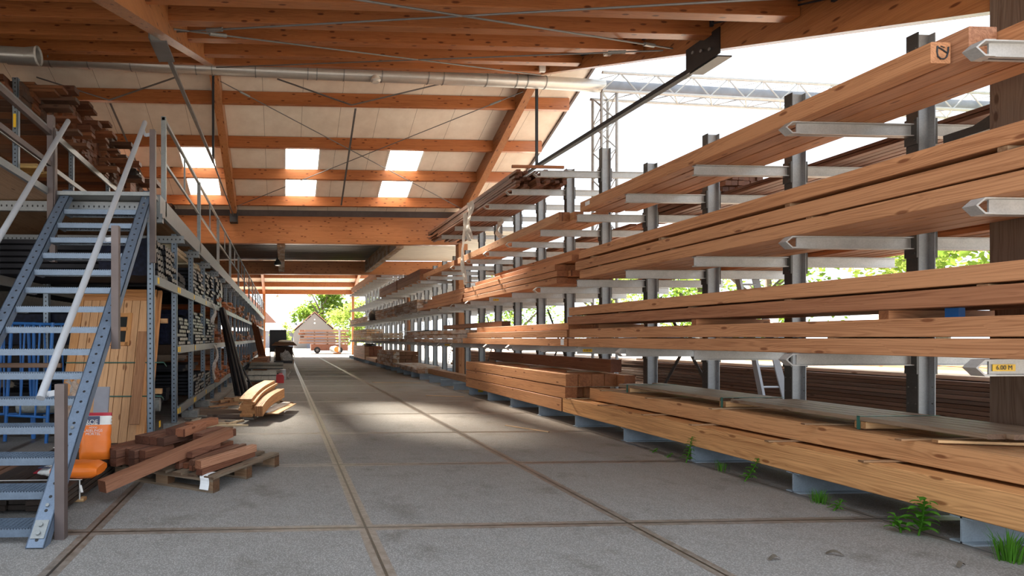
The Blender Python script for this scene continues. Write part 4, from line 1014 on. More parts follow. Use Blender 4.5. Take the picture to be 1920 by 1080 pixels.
# reddish packs farther down
cols = [(.42, .16, .07), (.50, .20, .08), (.34, .13, .06), (.46, .22, .10)]
bay = 0
for k in range(4, 24):
    y = UY0 + UDY * k
    for li, z in enumerate((L3, L2, L1)):
        if R.random() < .12: continue
        rows = R.choice((2, 3, 4, 5)) if k < 12 else R.choice((2, 3))
        hh = R.choice((.055, .07, .09)) if k < 12 else .14; col = R.choice(cols); per = 3 if k < 10 else 2
        nm = ('highest', 'waist high', 'lowest')[li]
        for r_ in range(rows):
            for i in range(per):
                w = (UDY - .2) / per; e = -1.60 + R.uniform(-.12, .10)
                o = lumber('shelf_board', e - 2.2, e, y + .1 + i * w, y + .1 + i * w + w * .93, z + .092 + r_ * hh, z + .09 + r_ * hh + hh * .9, 'x', vary(col, .2), 'wood', wob=.002, seg=2)
                tag(o, 'reddish board end in the packs on the %s shelf past the black bundles' % nm, 'board', 'reddish boards on the %s shelf' % nm)
# ------------------------------------------------------------------ upper rack standing on the mezzanine
UX = -4.0
ur = thing('upper_rack', 'punched steel rack standing on the mezzanine full of rough boards', 'rack', (UX, 8.4, ZM))
for k in range(-1, 14):
    y = 8.4 + 1.48 * k * 2 if 0 else 8.4 + 2.15 * k
    channel(MB(), UX, y, ZM, 4.95 + (.35 if k < 2 else 0)).build('upright', 'galv_hole_z', ur)
    channel(MB(), -5.6, y, ZM, 4.95).build('back_upright', 'galv_hole_z', ur)
MB().box(UX + .03, UX + .07, 5.0, 36, 4.86, 4.97).build('shelf_beam', 'galv', ur)
MB().box(-5.62, -5.58, 5.0, 36, 4.86, 4.97).build('shelf_beam', 'galv', ur)
MB().box(UX + .03, UX + .06, 5.0, 36, 4.28, 4.36).build('tie_beam', 'galv', ur)
s = MB().box(UX - .02, UX + .02, 8.35, 8.358, 4.55, 4.75).build('yellow_label', 'yellow', ur); s['label'] = 'yellow load label'
# boards lying across on top
bcol = [(.17, .068, .036), (.12, .05, .03), (.20, .088, .048), (.09, .05, .036), (.22, .09, .042)]
y = 6.2; sec = 0
secs = [('by the open pipe end', 7.0, 9.4), ('above the first handrail', 9.4, 11.6), ('below the first pale purlin', 11.6, 14.2), ('towards the skylights', 14.2, 18.5), ('deepest under the eaves beam', 18.5, 26)]
ZPROF = [(7, 5.03), (8.2, 5.22), (9, 5.5), (10.6, 6.05), (13.4, 6.1), (15.1, 5.85), (16, 5.75), (18, 5.6), (26, 5.4)]
def zmax(y):
    for (a, b), (c, d) in zip(ZPROF, ZPROF[1:]):
        if a <= y <= c: return b + (d - b) * (y - a) / (c - a)
    return 5.4
for nm, ya, yb in secs:
    y = ya
    while y < yb:
        w = R.uniform(.20, .27) if y < 14 else .5
        z = 4.975; col = R.choice(bcol); over = R.uniform(-.16, .04); top = zmax(y) + R.uniform(-.12, .08); h = R.choice((.045, .06, .09) if y < 13 else (.1, .13))
        while z + h < top:
            e = UX + .1 + over + R.uniform(-.035, .035) + (R.uniform(.2, .55) if R.random() < .09 else 0)
            o = lumber('rough_board' if h < .09 else 'rough_plank', e - 2.4, e, y, y + w * .96, z, z + h, 'x', vary(col, .22), 'wood', wob=.003, seg=2)
            tag(o, 'rough brown board on top of the mezzanine rack, in the heap ' + nm, 'board', 'mezzanine boards ' + nm); z += h + .006
            if R.random() < .25: h = R.choice((.045, .06, .09) if y < 13 else (.1, .13))
        y += w
# packs on the mezzanine deck
for r_ in range(3):
    for i in range(5):
        o = lumber('yellowish_board', -6.4, -4.02 - .03 * r_, 8.5 + i * .3, 8.78 + i * .3, ZM + .06 + r_ * .28, ZM + .325 + r_ * .28, 'x', vary((.40, .25, .095), .12), 'wood', seg=2)
        tag(o, 'yellowish impregnated timber in the strapped pack standing on the mezzanine deck', 'timber', 'yellowish packs on the mezzanine')
tag(lumber('pale_plank', -6.8, -3.78, 8.6, 8.85, 4.02, 4.09, 'x', (.52, .38, .16)), 'pale yellowish plank lying on the strapped pack on the mezzanine', 'plank')
tag(lumber('pale_plank', -6.8, -3.7, 8.9, 9.1, 4.02, 4.06, 'x', (.46, .33, .15)), 'second pale yellowish plank on the strapped pack, poking out farther', 'plank')
c = thing('cable_coil', 'white and orange cable coil lying on the pale plank of the mezzanine', 'cable', (-4.7, 8.75, 4.09))
for r_, mt in ((.2, 'white'), (.16, 'orange'), (.23, 'black_plastic')):
    MB().tube([(-4.7 + r_ * math.cos(t * .35), 8.75 + r_ * .6 * math.sin(t * .35), 4.115 + r_ * .35 + .1 * math.sin(t * .35 + 1)) for t in range(19)], .016, 6).build('loop', mt, c, smooth=True)
for r_ in range(5):
    for i in range(9):
        o = lumber('yellowish_board', -6.2, -3.86 + R.uniform(-.04, .04), 10.6 + i * .24, 10.82 + i * .24, ZM + .05 + r_ * .1, ZM + .14 + r_ * .1, 'x', vary((.38, .27, .10), .15), 'wood', seg=2)
        tag(o, 'yellowish batten end in the second pack on the mezzanine deck', 'timber', 'second yellowish pack on the mezzanine')
for r_ in range(5):
    for i in range(12):
        o = lumber('deck_heap_board', -6.4, -4.0 + R.uniform(-.08, .12), 13.2 + i * .42, 13.58 + i * .42, ZM + .05 + r_ * .14, ZM + .17 + r_ * .14, 'x', vary(R.choice(bcol), .2), 'wood', seg=2)
        tag(o, 'rough board end in the low heap on the mezzanine deck behind the railing', 'board', 'low heap on the mezzanine deck')
for (x0, x1, y, z, lab, mt) in ((-4.6, -3.35, 12.9, 5.62, 'dark plank poking far out of the mezzanine heap', 'wood_x'), (-4.6, -3.5, 11.3, 6.02, 'short brown plank poking out at the top of the mezzanine heap', 'wood_x')):
    pass
lump('film_bundle', -3.85, 13.6, 5.35, .4, .2, .22, 'black_plastic', 'black plastic bundle tucked in the mezzanine heap', 'bundle', 5)
# ------------------------------------------------------------------ pallet with hardwood offcuts
PC = Vector((-.63, 4.96, 0)); PA = math.atan2(.87, .49)      # local y runs along the pallet's side, x points to the stairs side negative
pal = thing('wooden_pallet', 'weathered wooden pallet on the floor carrying dark hardwood offcuts', 'pallet', PC, None, (0, 0, PA - PI / 2))
def pp(m, name, col, mat='wood_x'):
    o = m.build(name, mat, None, local=True); o.parent = pal; o.color = c4(vary(col, .15)); return o
PG = (.17, .13, .095)
for y in (.0, .55, 1.10):
    pp(MB().box(-1.2, 0, y, y + .1, 0, .022), 'bottom_board', PG)
    pp(MB().box(-1.2, 0, y, y + .1, .1, .122), 'stringer_board', PG)
    for x in (-1.2, -.67, -.145): pp(MB().box(x, x + .145, y, y + .1, .022, .1), 'block', (.22, .14, .085))
for i in range(7):
    x = -1.2 + i * .183; pp(MB().box(x, x + .1, 0, 1.2, .122, .144), 'deck_board', PG, 'wood_y')
def local(name, lab, cat, x0, x1, y0, y1, z0, z1, col, grp=None, axis='y', rz=0, tilt=0, mat='wood'):
    L = {'x': x1 - x0, 'y': y1 - y0}
    m = MB(); w, l, h = x1 - x0, y1 - y0, z1 - z0; c = .004
    m.prism([(-w / 2 + c, 0), (w / 2 - c, 0), (w / 2, c), (w / 2, h - c), (w / 2 - c, h), (-w / 2 + c, h), (-w / 2, h - c), (-w / 2, c)], 'y', -l / 2, l / 2) if axis == 'y' else m.box(-w / 2, w / 2, -l / 2, l / 2, 0, h)
    o = m.build(name, mat + '_' + axis, None, local=True)
    rot = Matrix.Rotation(PA - PI / 2, 3, 'Z'); p = PC + rot @ Vector(((x0 + x1) / 2, (y0 + y1) / 2, z0))
    o.location = p; o.rotation_euler = (tilt, 0, PA - PI / 2 + rz)
    tag(o, lab, cat, grp, color=vary(col, .30)); return o
HW = (.17, .075, .048); HW2 = (.27, .125, .075)
z = .146
# heap of square blocks on the stairs side
for r_ in range(2):
    for i in range(6):
        local('hardwood_block', 'square dark hardwood block in the two neat rows on the pallet', 'block', -1.34 + i * .09, -1.262 + i * .09, -.10 + .05 * (i % 2) + .06 * (i > 2), .42, z + r_ * .082, z + .078 + r_ * .082, HW, 'square blocks on the pallet')
for i in range(4):
    local('hardwood_block', 'square dark hardwood block lying on top of the neat rows', 'block', -1.18 + i * .1, -1.09 + i * .1, .25, .75, z + .165, z + .245, HW, 'upper blocks on the pallet')
for i in range(5):
    local('hardwood_block', 'reddish hardwood offcut in the back of the pallet heap', 'block', -1.15 + i * .12, -1.05 + i * .12, .5 + .03 * i, 1.15, z, z + .09 + .03 * (i % 2), HW2, 'back offcuts on the pallet')
for i, (x, y, L, h0, rz) in enumerate(((-.98, .42, .5, .25, .25), (-.86, .45, .5, .25, .2), (-.74, .6, .5, .19, .15), (-.95, .75, .5, .26, .05), (-.62, .55, .55, .18, -.05))):
    local('mitred_offcut', '%s slanting hardwood offcut on top of the pallet heap' % ('topmost', 'second', 'third', 'rear', 'lowest')[i], 'offcut', x, x + .11, y, y + L, z + h0 - .02, z + h0 + .06, (HW2 if i % 2 else HW), None, rz=rz)
# sticks on the aisle side
for r_ in range(2):
    for i in range(6):
        if r_ and i in (1, 4): continue
        local('hardwood_stick', 'long square hardwood stick with pale sawn end on the aisle side of the pallet', 'stick', -.52 + i * .056, -.47 + i * .056, .10 + .05 * (i % 3), .95 + .06 * (i % 2), z + r_ * .052, z + .05 + r_ * .052, HW2 if i % 2 else HW, 'sticks on the pallet')
local('hardwood_stick', 'pointed hardwood stick lying crooked over the other sticks', 'stick', -.45, -.39, .15, .70, z + .106, z + .16, HW, None, rz=.12)
local('hardwood_stick', 'thick brown stick nearest the pallet edge with a mark on its side'.replace('nearest', 'along'), 'stick', -.20, -.13, .02, .92, z + .052, z + .125, (.36, .19, .12), None, rz=-.04)
local('hardwood_stick', 'dark stick under the marked one at the pallet edge', 'stick', -.19, -.12, .0, .9, z, z + .05, HW, None)
# long beam across
o = MB().bar((-1.50, 4.63, .165), (-.57, 5.92, .39), .105, .10).build('hardwood_beam', 'wood_y'); 
bpy.data.objects.remove(o)
L = Vector((.93, 1.29, .225)).length
o = MB().box(-.05, .05, 0, L, 0, .10).build('hardwood_beam', 'wood_y', None, local=True); o.location = (-1.50, 4.63, .115)
o.rotation_euler = (math.asin(.225 / L), 0, -math.atan2(.93, 1.29)); tag(o, 'long dark hardwood beam laid across the pallet with its end overhanging the floor', 'timber', color=(.25, .115, .068))
# paper
pv = MB(); n = 8; vs = []
for i in range(n + 1):
    t = i / n
    for u in (0, 1):
        if t < .4: q = (-.14 + .09 * u - .03, .02 + .14 * (.4 - t) / .4, .148 + .004 * math.sin(i))
        else: q = (-.14 + .1 * u, -.012 - .01 * math.sin(t * 7), .147 - (t - .4) * .2)
        vs.append(q)
o = pv.add(vs, [(2 * i, 2 * i + 1, 2 * i + 3, 2 * i + 2) for i in range(n)]).build('paper_note', 'paper', None, local=True)
o.location = PC; o.rotation_euler = (0, 0, PA - PI / 2); tag(o, 'white paper note hanging over the corner of the wooden pallet', 'paper')
# dark boards under the stairs
for r_ in range(4):
    for i in range(5):
        o = lumber('dark_board', -2.50 + i * .155, -2.355 + i * .155, 4.42 + R.uniform(0, .05), 6.35, .03 + r_ * .042, .066 + r_ * .042, 'y', vary((.05, .038, .032), .2), seg=2)
        tag(o, 'dark stained board in the low floor stack under the stairs', 'board', 'dark boards under the stairs')
tag(lumber('floor_bearer', -2.55, -1.70, 4.75, 4.83, 0, .028, 'x', PALE), 'front bearer under the dark boards beneath the stairs', 'bearer'); tag(lumber('floor_bearer', -2.55, -1.70, 5.95, 6.03, 0, .028, 'x', PALE), 'rear bearer under the dark boards beneath the stairs', 'bearer')
for i, y in enumerate((4.72, 6.12)):
    sx = MB().box(-2.52, -1.705, y, y + .02, .197, .2).box(-1.727, -1.722, y, y + .02, .03, .2)
    if i == 0: sx.bar((-1.72, y + .01, .15), (-1.69, y - .03, .10), .02, .003)
    tag(sx.build('white_strap', 'white'), '%s white strap around the dark boards under the stairs' % ('front', 'rear')[i], 'strap')
for r_ in range(2):
    for i in range(4):
        o = lumber('brown_batten', -3.1 + i * .12, -3.0 + i * .12, 4.7, 6.2, .0 + r_ * .06, .055 + r_ * .06, 'y', vary((.16, .09, .06), .2), seg=2)
        tag(o, 'brown batten on the floor behind the lowest stair treads', 'batten', 'battens behind the stairs')
tag(MB().box(-1.66, -1.63, 5.12, 5.16, 0, .09).build('concrete_stub', 'stone'), 'small concrete stub on the floor between stairs and pallet', 'block')
# mortar bags
def bag(name, lab, loc, rot, w, h, d, neck):
    b = thing(name, lab, 'bag', loc, None, rot)
    def slab(z0, z1, mat, part, bulge=True, k=10, ww=w, dd=d):
        m = MB(); vs = []; n = 20; rows = 8
        for j in range(rows + 1):
            t = j / rows; zz = z0 + (z1 - z0) * t; zt = zz / h
            prof = max(.12, math.sin(min(1, (1 - zt) * 1.7 + .06) * PI / 2) * min(1, .55 + zt * 5))
            for i in range(n):
                a = 2 * PI * i / n; sx = abs(math.cos(a)) ** .55 * math.copysign(1, math.cos(a)); sy = abs(math.sin(a)) ** .8 * math.copysign(1, math.sin(a))
                vs.append((sx * ww / 2 * (.97 + .03 * math.sin(j * 2.1 + i)), sy * dd / 2 * prof * (1 + .08 * math.sin(i * 1.7 + j)), zz))
        fs = [(j * n + i, j * n + (i + 1) % n, (j + 1) * n + (i + 1) % n, (j + 1) * n + i) for j in range(rows) for i in range(n)] + [tuple(reversed(range(n))), tuple(rows * n + i for i in range(n))]
        o = m.add(vs, fs).build(part, mat, None, local=True, smooth=True); o.parent = b; return o
    body = slab(0, h * .74, 'orange', 'body'); top = slab(h * .74, h * .93, 'white', 'printed_band'); seam = slab(h * .93, h, 'dred', 'seam_edge')
    o = MB().box(-w * .48, w * .12, -d * .36, -d * .32, h * .745, h * .925).build('navy_panel', 'navy', None, local=True); o.parent = top
    for i, (t, s, z) in enumerate((('PROF', .062, .865), ('PARTNER', .036, .79))): text_mesh(t, s, 'white', top, (-w * .18, -d * .365, h * z - s * .5), (PI / 2, 0, 0))
    for i, (t, s, z) in enumerate((('HOOG', .024, .685), ('LASELINGS', .036, .62), ('MORTEL', .036, .55))): text_mesh(t, s, 'white', body, (-.02, -d * .52, h * z), (PI / 2, 0, 0))
    return b
bag('mortar_bag', 'orange mortar bag standing upright on the dark boards against the stairs', (-1.86, 5.50, .20), (-.12, .03, .25), .30, .46, .16, 1)
bag('mortar_bag', 'orange mortar bag lying flat on the dark boards with its white end towards the treads', (-1.58, 4.85, .262), tuple(Matrix(((0, 0, -1), (1, 0, 0), (0, -1, 0))).to_euler()), .30, .52, .13, 0)

# ------------------------------------------------------------------ scrap on the floor beside the shelf rack
WC = (.62, .37, .18)
def curved(x, y, z, L, w, h, rz, amp, lab, col, tilt=0, mat='wood_y', grp=None):
    m = MB(); n = 14; vs = []
    for i in range(n + 1):
        t = i / n; yy = t * L; xx = amp * math.sin(t * PI * 1.15); zz = .02 * math.sin(t * PI) * (1 if amp else 0)
        for (u, v) in ((-w / 2, 0), (w / 2, 0), (w / 2, h), (-w / 2, h)): vs.append((xx + u, yy, zz + v))
    m.add(vs, [(i * 4 + k, i * 4 + (k + 1) % 4, i * 4 + 4 + (k + 1) % 4, i * 4 + 4 + k) for i in range(n) for k in range(4)] + [(3, 2, 1, 0), tuple(n * 4 + k for k in range(4))])
    o = m.build('curved_offcut', mat, None, local=True); o.location = (x, y, z); o.rotation_euler = (tilt, 0, rz)
    tag(o, lab, 'offcut', grp, color=vary(col, .08))
for i in range(6):
    curved(-.60 + .035 * math.sin(i * 2), 8.95 + .03 * i, .115 + i * .047, 1.75, .21, .042, -.20, -.035, '%s curved pale plank counted upwards in the bent pile on the floor' % ORD[i], WC, tilt=.10)
for i in range(4):
    curved(-.45 + i * .035, 9.0, .115, 1.6, .03, .17, -.22, -.035, 'upright thin curved strip along the bent plank pile', (.55, .31, .15), tilt=.09, grp='thin curved strips')
curved(-.30, 9.35, .13, 1.35, .13, .03, -.30, .04, 'white faced curved plank beside the bent pile', (.78, .74, .68), mat='white')
curved(-.18, 9.25, .115, 1.45, .2, .014, -.25, .03, 'thin pale curved sheet under the white faced plank', (.66, .42, .22))
tag(lumber('floor_plank', -1.5, .02, 9.95, 10.05, 0, .11, 'x', (.20, .13, .09)), 'dark plank on edge on the floor under the bent plank pile', 'plank')
tag(lumber('floor_plank', -1.05, -.02, 11.85, 11.93, 0, .11, 'x', (.58, .40, .22)), 'pale squared timber on the floor behind the bent plank pile', 'plank')
tag(lumber('floor_plank', -1.3, -.45, 9.45, 9.52, 0, .09, 'x', (.13, .09, .07)), 'short dark plank on edge hidden behind the crossing sticks', 'plank')
for i, (x, y, L, a, col) in enumerate(((-1.05, 8.72, 1.0, 1.5, (.62, .48, .30)), (-1.2, 8.95, .9, 1.62, (.60, .46, .30)), (-1.15, 8.6, .75, 1.1, (.56, .46, .32)), (-.78, 9.05, .45, .5, (.58, .42, .25)), (-1.0, 9.6, 1.1, 1.95, (.36, .33, .30)), (-.98, 9.75, 1.5, .85, (.20, .19, .18)),
                              (-1.2, 9.3, 1.0, 1.9, (.30, .26, .22)), (-1.3, 10.2, .8, .9, (.40, .25, .15)), (-1.35, 9.0, .8, 1.3, (.34, .26, .20)), (-1.25, 10.6, .7, .4, (.30, .18, .11)), (-1.2, 11.2, .7, .9, (.46, .28, .16)), (-1.15, 11.5, .6, .6, (.40, .22, .12)), (-1.3, 11.9, .6, 1.2, (.36, .2, .11)),
                              (-.12, 12.0, .5, -.5, (.20, .12, .08)), (.08, 11.7, .42, -.6, (.30, .18, .11)), (-1.45, 9.2, .4, .2, (.55, .5, .42)), (-1.0, 8.35, .5, 1.2, (.25, .17, .11)))):
    o = MB().box(-.026, .026, -L / 2, L / 2, 0, .026).build('scrap_stick', 'wood_y', None, local=True); o.location = (x, y, .001 + .0015 * i); o.rotation_euler = (0, 0, -a)
    place = ('beside the pallet', 'by the concrete block', 'near the shelf rack', 'under the bent plank pile', 'crossing a dark rod', 'reaching over the bent pile', 'under the crossing pair', 'by the third upright', 'by the first upright', 'behind the concrete blocks', 'in the rear scrap', 'by the pale timber', 'deep in the rear scrap',
             'out in the aisle', 'farther out in the aisle', 'touching the concrete block', 'next to the pallet end')[i]
    tag(o, 'thin scrap stick on the floor ' + place, 'stick', 'scrap sticks on the floor', color=col)
q = thing('batten_grid', 'small open frame of pale battens lying on the floor behind the scrap', 'frame', (-1.0, 12.1, 0))
for a in (((-1.35, 11.75, .04), (-.95, 12.6, .04)), ((-1.15, 11.75, .04), (-.8, 12.5, .04)), ((-1.3, 12.2, .05), (-.8, 12.1, .05))): 
    b = MB().bar(a[0], a[1], .05, .06).build('batten', 'wood_y', q); b.color = c4(vary((.5, .3, .17), .1))
# black pipes and brown boards leaning on the shelf rack
for i, (dx, r_) in enumerate(((0, .05), (.09, .05), (.17, .055), (-.08, .045))):
    o = MB().tube([(-1.0 + dx, 12.75 + .03 * i, .055), (-1.54 + dx * .35, 13.75, 2.1 + .05 * (i % 2))], r_, 12).build('black_pipe', 'black_plastic', smooth=True)
    tag(o, 'thick black plastic pipe leaning on the shelf rack, %s of four' % ORD[i], 'pipe', 'leaning black pipes')
tag(MB().tube([(-.70, 13.95, .02), (-1.5, 14.3, 1.5)], .02, 8).build('black_rod', 'black_steel'), 'thin black rod leaning beside the thick black pipes', 'rod')
for i in range(4):
    o = MB().bar((-1.18 + .11 * i, 29.4, .02), (-1.60 + .10 * i, 28.2, 2.3 - .1 * i), .095, .03).build('leaning_board', 'wood_z'); tag(o, 'long reddish board leaning against the far part of the shelf rack', 'board', 'leaning reddish boards', color=vary((.30, .12, .06), .12))
# tile displays
def display(name, x0, x1, y0, y1, zf, zb_, lab, nt, mats):
    d = thing(name, lab, 'display', ((x0 + x1) / 2, y0, 0))
    for j in range(2):
        for i in range(nt):
            a = x0 + (x1 - x0) * i / nt; b = x0 + (x1 - x0) * (i + 1) / nt; ya = y0 + (y1 - y0) * j / 2; yb = ya + (y1 - y0) * .56
            za = zf + (zb_ - zf) * j / 2 + .012 * j + .004 * (i % 2); zc = za + (zb_ - zf) * .54
            MB().prism([(ya, za), (yb, zc - .012), (yb, zc), (ya, za + .016)], 'x', a + .006, b - .004).build('roof_tile', mats, d)
    MB().prism([(y0 + .03, zf - .03), (y1, zb_ - .03), (y1, zb_ - .005), (y0 + .03, zf - .006)], 'x', x0 + .02, x1 - .02).build('backing_board', 'black_plastic', d)
    for x in (x0 + .05, x1 - .09):
        MB().prism([(y0 + .06, 0), (y1 - .04, 0), (y1 - .04, zb_ - .035), (y0 + .06, zf - .03)], 'x', x, x + .04).build('side', 'rag' if x > x0 + .1 else 'black_plastic', d)
    return d
display('tile_display', -.96, -.18, 14.2, 15.2, .30, .47, 'sloping display of four grey slate tiles on the floor', 4, 'slate')
display('tile_display', -1.3, .02, 20.6, 22.2, .26, .40, 'second sloping tile display farther away with paler tiles', 5, 'slate')
for r_ in range(3):
    for i in range(4):
        o = lumber('red_block', -.86 + i * .165, -.71 + i * .165, 14.32, 14.9, .002 + r_ * .085, .082 + r_ * .085, 'y', vary((.30, .12, .065), .15), seg=2)
        tag(o, 'reddish wooden block stacked under the slate tile display', 'block', 'blocks under the tile display')
rb = thing('jerry_can', 'bright red plastic can on the floor beside the tile display', 'can', (-.09, 17.1, 0))
MB().prism([(-.22, .0), (.03, .0), (.04, .2), (.0, .27), (-.2, .27)], 'y', 17.0, 17.3).build('body', 'red', rb)
MB().tube([(-.16, 17.15, .27), (-.16, 17.15, .31)], .03, 8).build('cap', 'black_plastic', rb); MB().bar((-.13, 17.15, .29), (-.01, 17.15, .30), .03, .025).build('handle', 'red', rb)
pt = thing('paint_tin', 'silver tin standing behind the red can', 'tin', (.0, 18.4, 0)); MB().tube([(0, 18.4, 0), (0, 18.4, .34)], .1, 14).build('body', 'alu', pt, smooth=True); MB().tube([(0, 18.4, .34), (0, 18.4, .352)], .106, 14).build('lid', 'white', pt)
rag('torn_film', .22, 18.9, .35, .02, .4, 'crumpled white film on the floor behind the red can', mat='rag'); rag('torn_film', .58, 29.9, .7, .0, .5, 'white film trailing from the wrapped pallet stack', mat='rag')
# film wrapped pallet stack and black sheet far down the aisle
ws = thing('wrapped_stack', 'dark film wrapped pallet load on the floor far down the aisle', 'pallet', (.08, 30.6, 0))
MB().box(-.5, .62, 30.5, 31.6, .0, .14).build('pallet', 'black_plastic', ws)
b = MB().box(-.42, .55, 30.55, 31.5, .14, .92).build('load', 'wood_y', ws); b.color = c4((.07, .045, .032))
lump('wrapping', .07, 31.0, .15, .56, .56, .82, 'film', '', '', 4, ws)
for i in range(4):
    o = lumber('top_board', -.62 + .06 * i, .78 - .05 * i, 30.45 + .05 * i, 31.5, .985 + .05 * i, 1.03 + .05 * i, 'x', vary((.17, .09, .055), .15), seg=2); tag(o, '%s dark board overhanging on top of the wrapped pallet load' % ORD[i], 'board')
lump('white_film', .15, 30.9, 1.19, .42, .3, .1, 'rag', 'heap of white film on top of the wrapped pallet load', 'plastic film', 9)
o = MB().box(-.82, .22, 33.6, 33.64, .55, 1.92).box(-.8, -.75, 33.6, 33.64, 0, .55).box(.15, .2, 33.6, 33.64, 0, .55).build('black_sheet', 'black_plastic'); tag(o, 'square black panel standing behind the wrapped pallet load', 'panel')
for i in range(6):
    o = lumber('floor_pack', -1.45 + .03 * i, -.7, 24 + i * .9, 24.7 + i * .9, .0, .35 + .05 * (i % 3), 'x', vary((.36, .16, .08), .2), seg=2); tag(o, 'squat reddish block on the floor along the far shelf rack', 'block', 'squat blocks along the shelf rack')

# ------------------------------------------------------------------ weeds by the rack feet
def weed(x, y, h, n, ls, lab, seed, lean=.05):
    rr = random.Random(seed); p = thing('weed', lab, 'plant', (x, y, 0), None)
    top = Vector((lean, -lean * .5, h)); m = MB(); m.tube([(0, 0, 0), top * .5 + Vector((.01, 0, 0)), top], [.006, .005, .003], 6)
    o = m.build('stem', 'leaf_w', None, local=True); o.parent = p
    lm = MB()
    for i in range(n):
        t = .12 + .88 * i / n; base = top * t; a = i * 2.4 + rr.uniform(-.3, .3); L = ls * (1.15 - .6 * t) * rr.uniform(.8, 1.2); w = L * .26
        d = Vector((math.cos(a), math.sin(a), 0)); s = Vector((-math.sin(a), math.cos(a), 0)); vs = []
        for k, (q, ww, zz) in enumerate(((0, .15, 0), (.3, 1, .18), (.6, .85, .2), (.85, .4, .12), (1, .02, .02))):
            c_ = base + d * L * q + Vector((0, 0, L * zz * 1.1)); vs += [c_ + s * w * ww, c_ + Vector((0, 0, -.004)), c_ - s * w * ww]
        lm.add(vs, [(3 * k + j, 3 * k + j + 1, 3 * k + 4 + j, 3 * k + 3 + j) for k in range(4) for j in range(2)])
    o = lm.build('leaves', 'leaf_w', None, local=True, smooth=True); o.parent = p
weed(4.52, 5.92, .30, 22, .075, 'tall leafy green weed by the third visible rack foot', 1)
weed(4.50, 5.12, .24, 18, .075, 'thin leaning green weed between two rack feet', 2, .1)
weed(4.50, 3.66, .27, 26, .12, 'bushy broad leaved weed beside the closest rack foot', 3, .03)
weed(4.44, 3.72, .13, 12, .09, 'low side shoot next to the bushy broad leaved weed', 4, -.03)
weed(4.52, 6.48, .06, 8, .04, 'tiny weed seedling by the fourth visible rack foot', 5); weed(4.50, 6.2, .06, 8, .04, 'tiny weed seedling between the two middle rack feet', 6); weed(4.46, 4.22, .10, 12, .06, 'small leafy weed in the slab joint before the bushy weed', 7)
def tuft(x, y, h, n, lab, seed):
    rr = random.Random(seed); m = MB()
    for i in range(n):
        a = rr.uniform(0, 6.28); r0 = rr.uniform(0, .07); L = h * rr.uniform(.5, 1); bx, by = r0 * math.cos(a), r0 * math.sin(a); d = Vector((math.cos(a), math.sin(a), 0)) * L * rr.uniform(.15, .6)
        s = Vector((-math.sin(a), math.cos(a), 0)) * .0025; b0 = Vector((bx, by, 0)); b1 = b0 + d * .4 + Vector((0, 0, L * .7)); b2 = b0 + d + Vector((0, 0, L))
        m.add([b0 + s, b0 - s, b1 - s, b1 + s, b2], [(0, 1, 2, 3), (3, 2, 4)])
    o = m.build('grass_tuft', 'leaf_w', None, local=True); o.location = (x, y, 0); tag(o, lab, 'grass')
tuft(4.55, 4.42, .12, 70, 'grass tuft in front of the second rack foot', 1); tuft(4.56, 3.22, .20, 110, 'taller grass tuft at the corner by the closest rack foot', 2); tuft(4.62, 5.55, .12, 30, 'dry thin grass between the weeds under the lowest beam', 3)
for i, (x, y, a, lab) in enumerate(((4.15, 3.15, .4, 'curled brown bark piece on the floor by the tall grass tuft'), (3.55, 3.35, -.5, 'thin dark twig on the concrete slab before the bushy weed'), (3.1, 3.3, .2, 'small dark wood chip on the concrete slab'))):
    m = MB(); vs = []
    for k in range(7):
        t = k / 6; vs += [(t * .09 - .045, -.008, .004 + .02 * math.sin(t * PI)), (t * .09 - .045, .01, .008 + .028 * math.sin(t * PI))]
    o = m.add(vs, [(2 * k, 2 * k + 1, 2 * k + 3, 2 * k + 2) for k in range(6)]).build('bark_chip', 'bark', None, local=True); o.location = (x, y, 0); o.rotation_euler = (0, 0, a); tag(o, lab, 'bark')
for i, (x, y, L, a) in enumerate(((3.75, 8.25, .75, .55), (3.9, 13.0, .9, 1.2), (3.55, 17, 1.5, 1.4))):
    o = MB().box(-.02, .02, -L / 2, L / 2, 0, .012).build('floor_lath', 'wood_y', None, local=True); o.location = (x, y, .001); o.rotation_euler = (0, 0, a); tag(o, 'pale thin lath lying on the floor before the rack feet, %s from the stairs' % ORD[i], 'lath', color=(.6, .42, .26))

# ------------------------------------------------------------------ the open yard behind the cantilever rack
boards('yard_board', 75, 8.2, 9.7, 3.6, 13.5, .15, .27, .05, 'long dark board in the low sticks and boards stack in the open yard', 'long dark boards in the yard', (.12, .075, .055), 13)
boards('yard_board', 6, 8.3, 9.6, 3.5, 12.5, .884, .2, .05, 'sunlit grey board on top of the yard stack', 'sunlit boards in the yard', (.50, .40, .33), 1)
boards('yard_board', 42, 8.1, 9.9, 14, 26, .15, .26, .09, 'brown board in the second yard stack farther on', 'second yard stack', (.34, .2, .13), 8)
boards('yard_board', 24, 12.6, 14, 4, 16, .663, .3, .09, 'orange brown board on the yard rack with white posts', 'boards on the white yard rack', (.55, .28, .13), 4)
for i, y in enumerate((3.8, 6.4, 9, 11.6, 14.2, 16.8)):
    r = thing('yard_rack_post', 'white steel rack post in the sunny yard, %s from the grey wooden post' % ORD[i], 'rack', (13.3, y, 0), 'white rack posts in the yard')
    MB().box(13.2, 13.36, y - .09, y + .09, 0, 2.4).build('column', 'white', r); MB().box(12.3, 14.2, y - .07, y + .07, .5, .66).build('arm', 'white', r); MB().box(12.4, 14.1, y - .08, y + .08, 0, .14).build('foot', 'white', r)
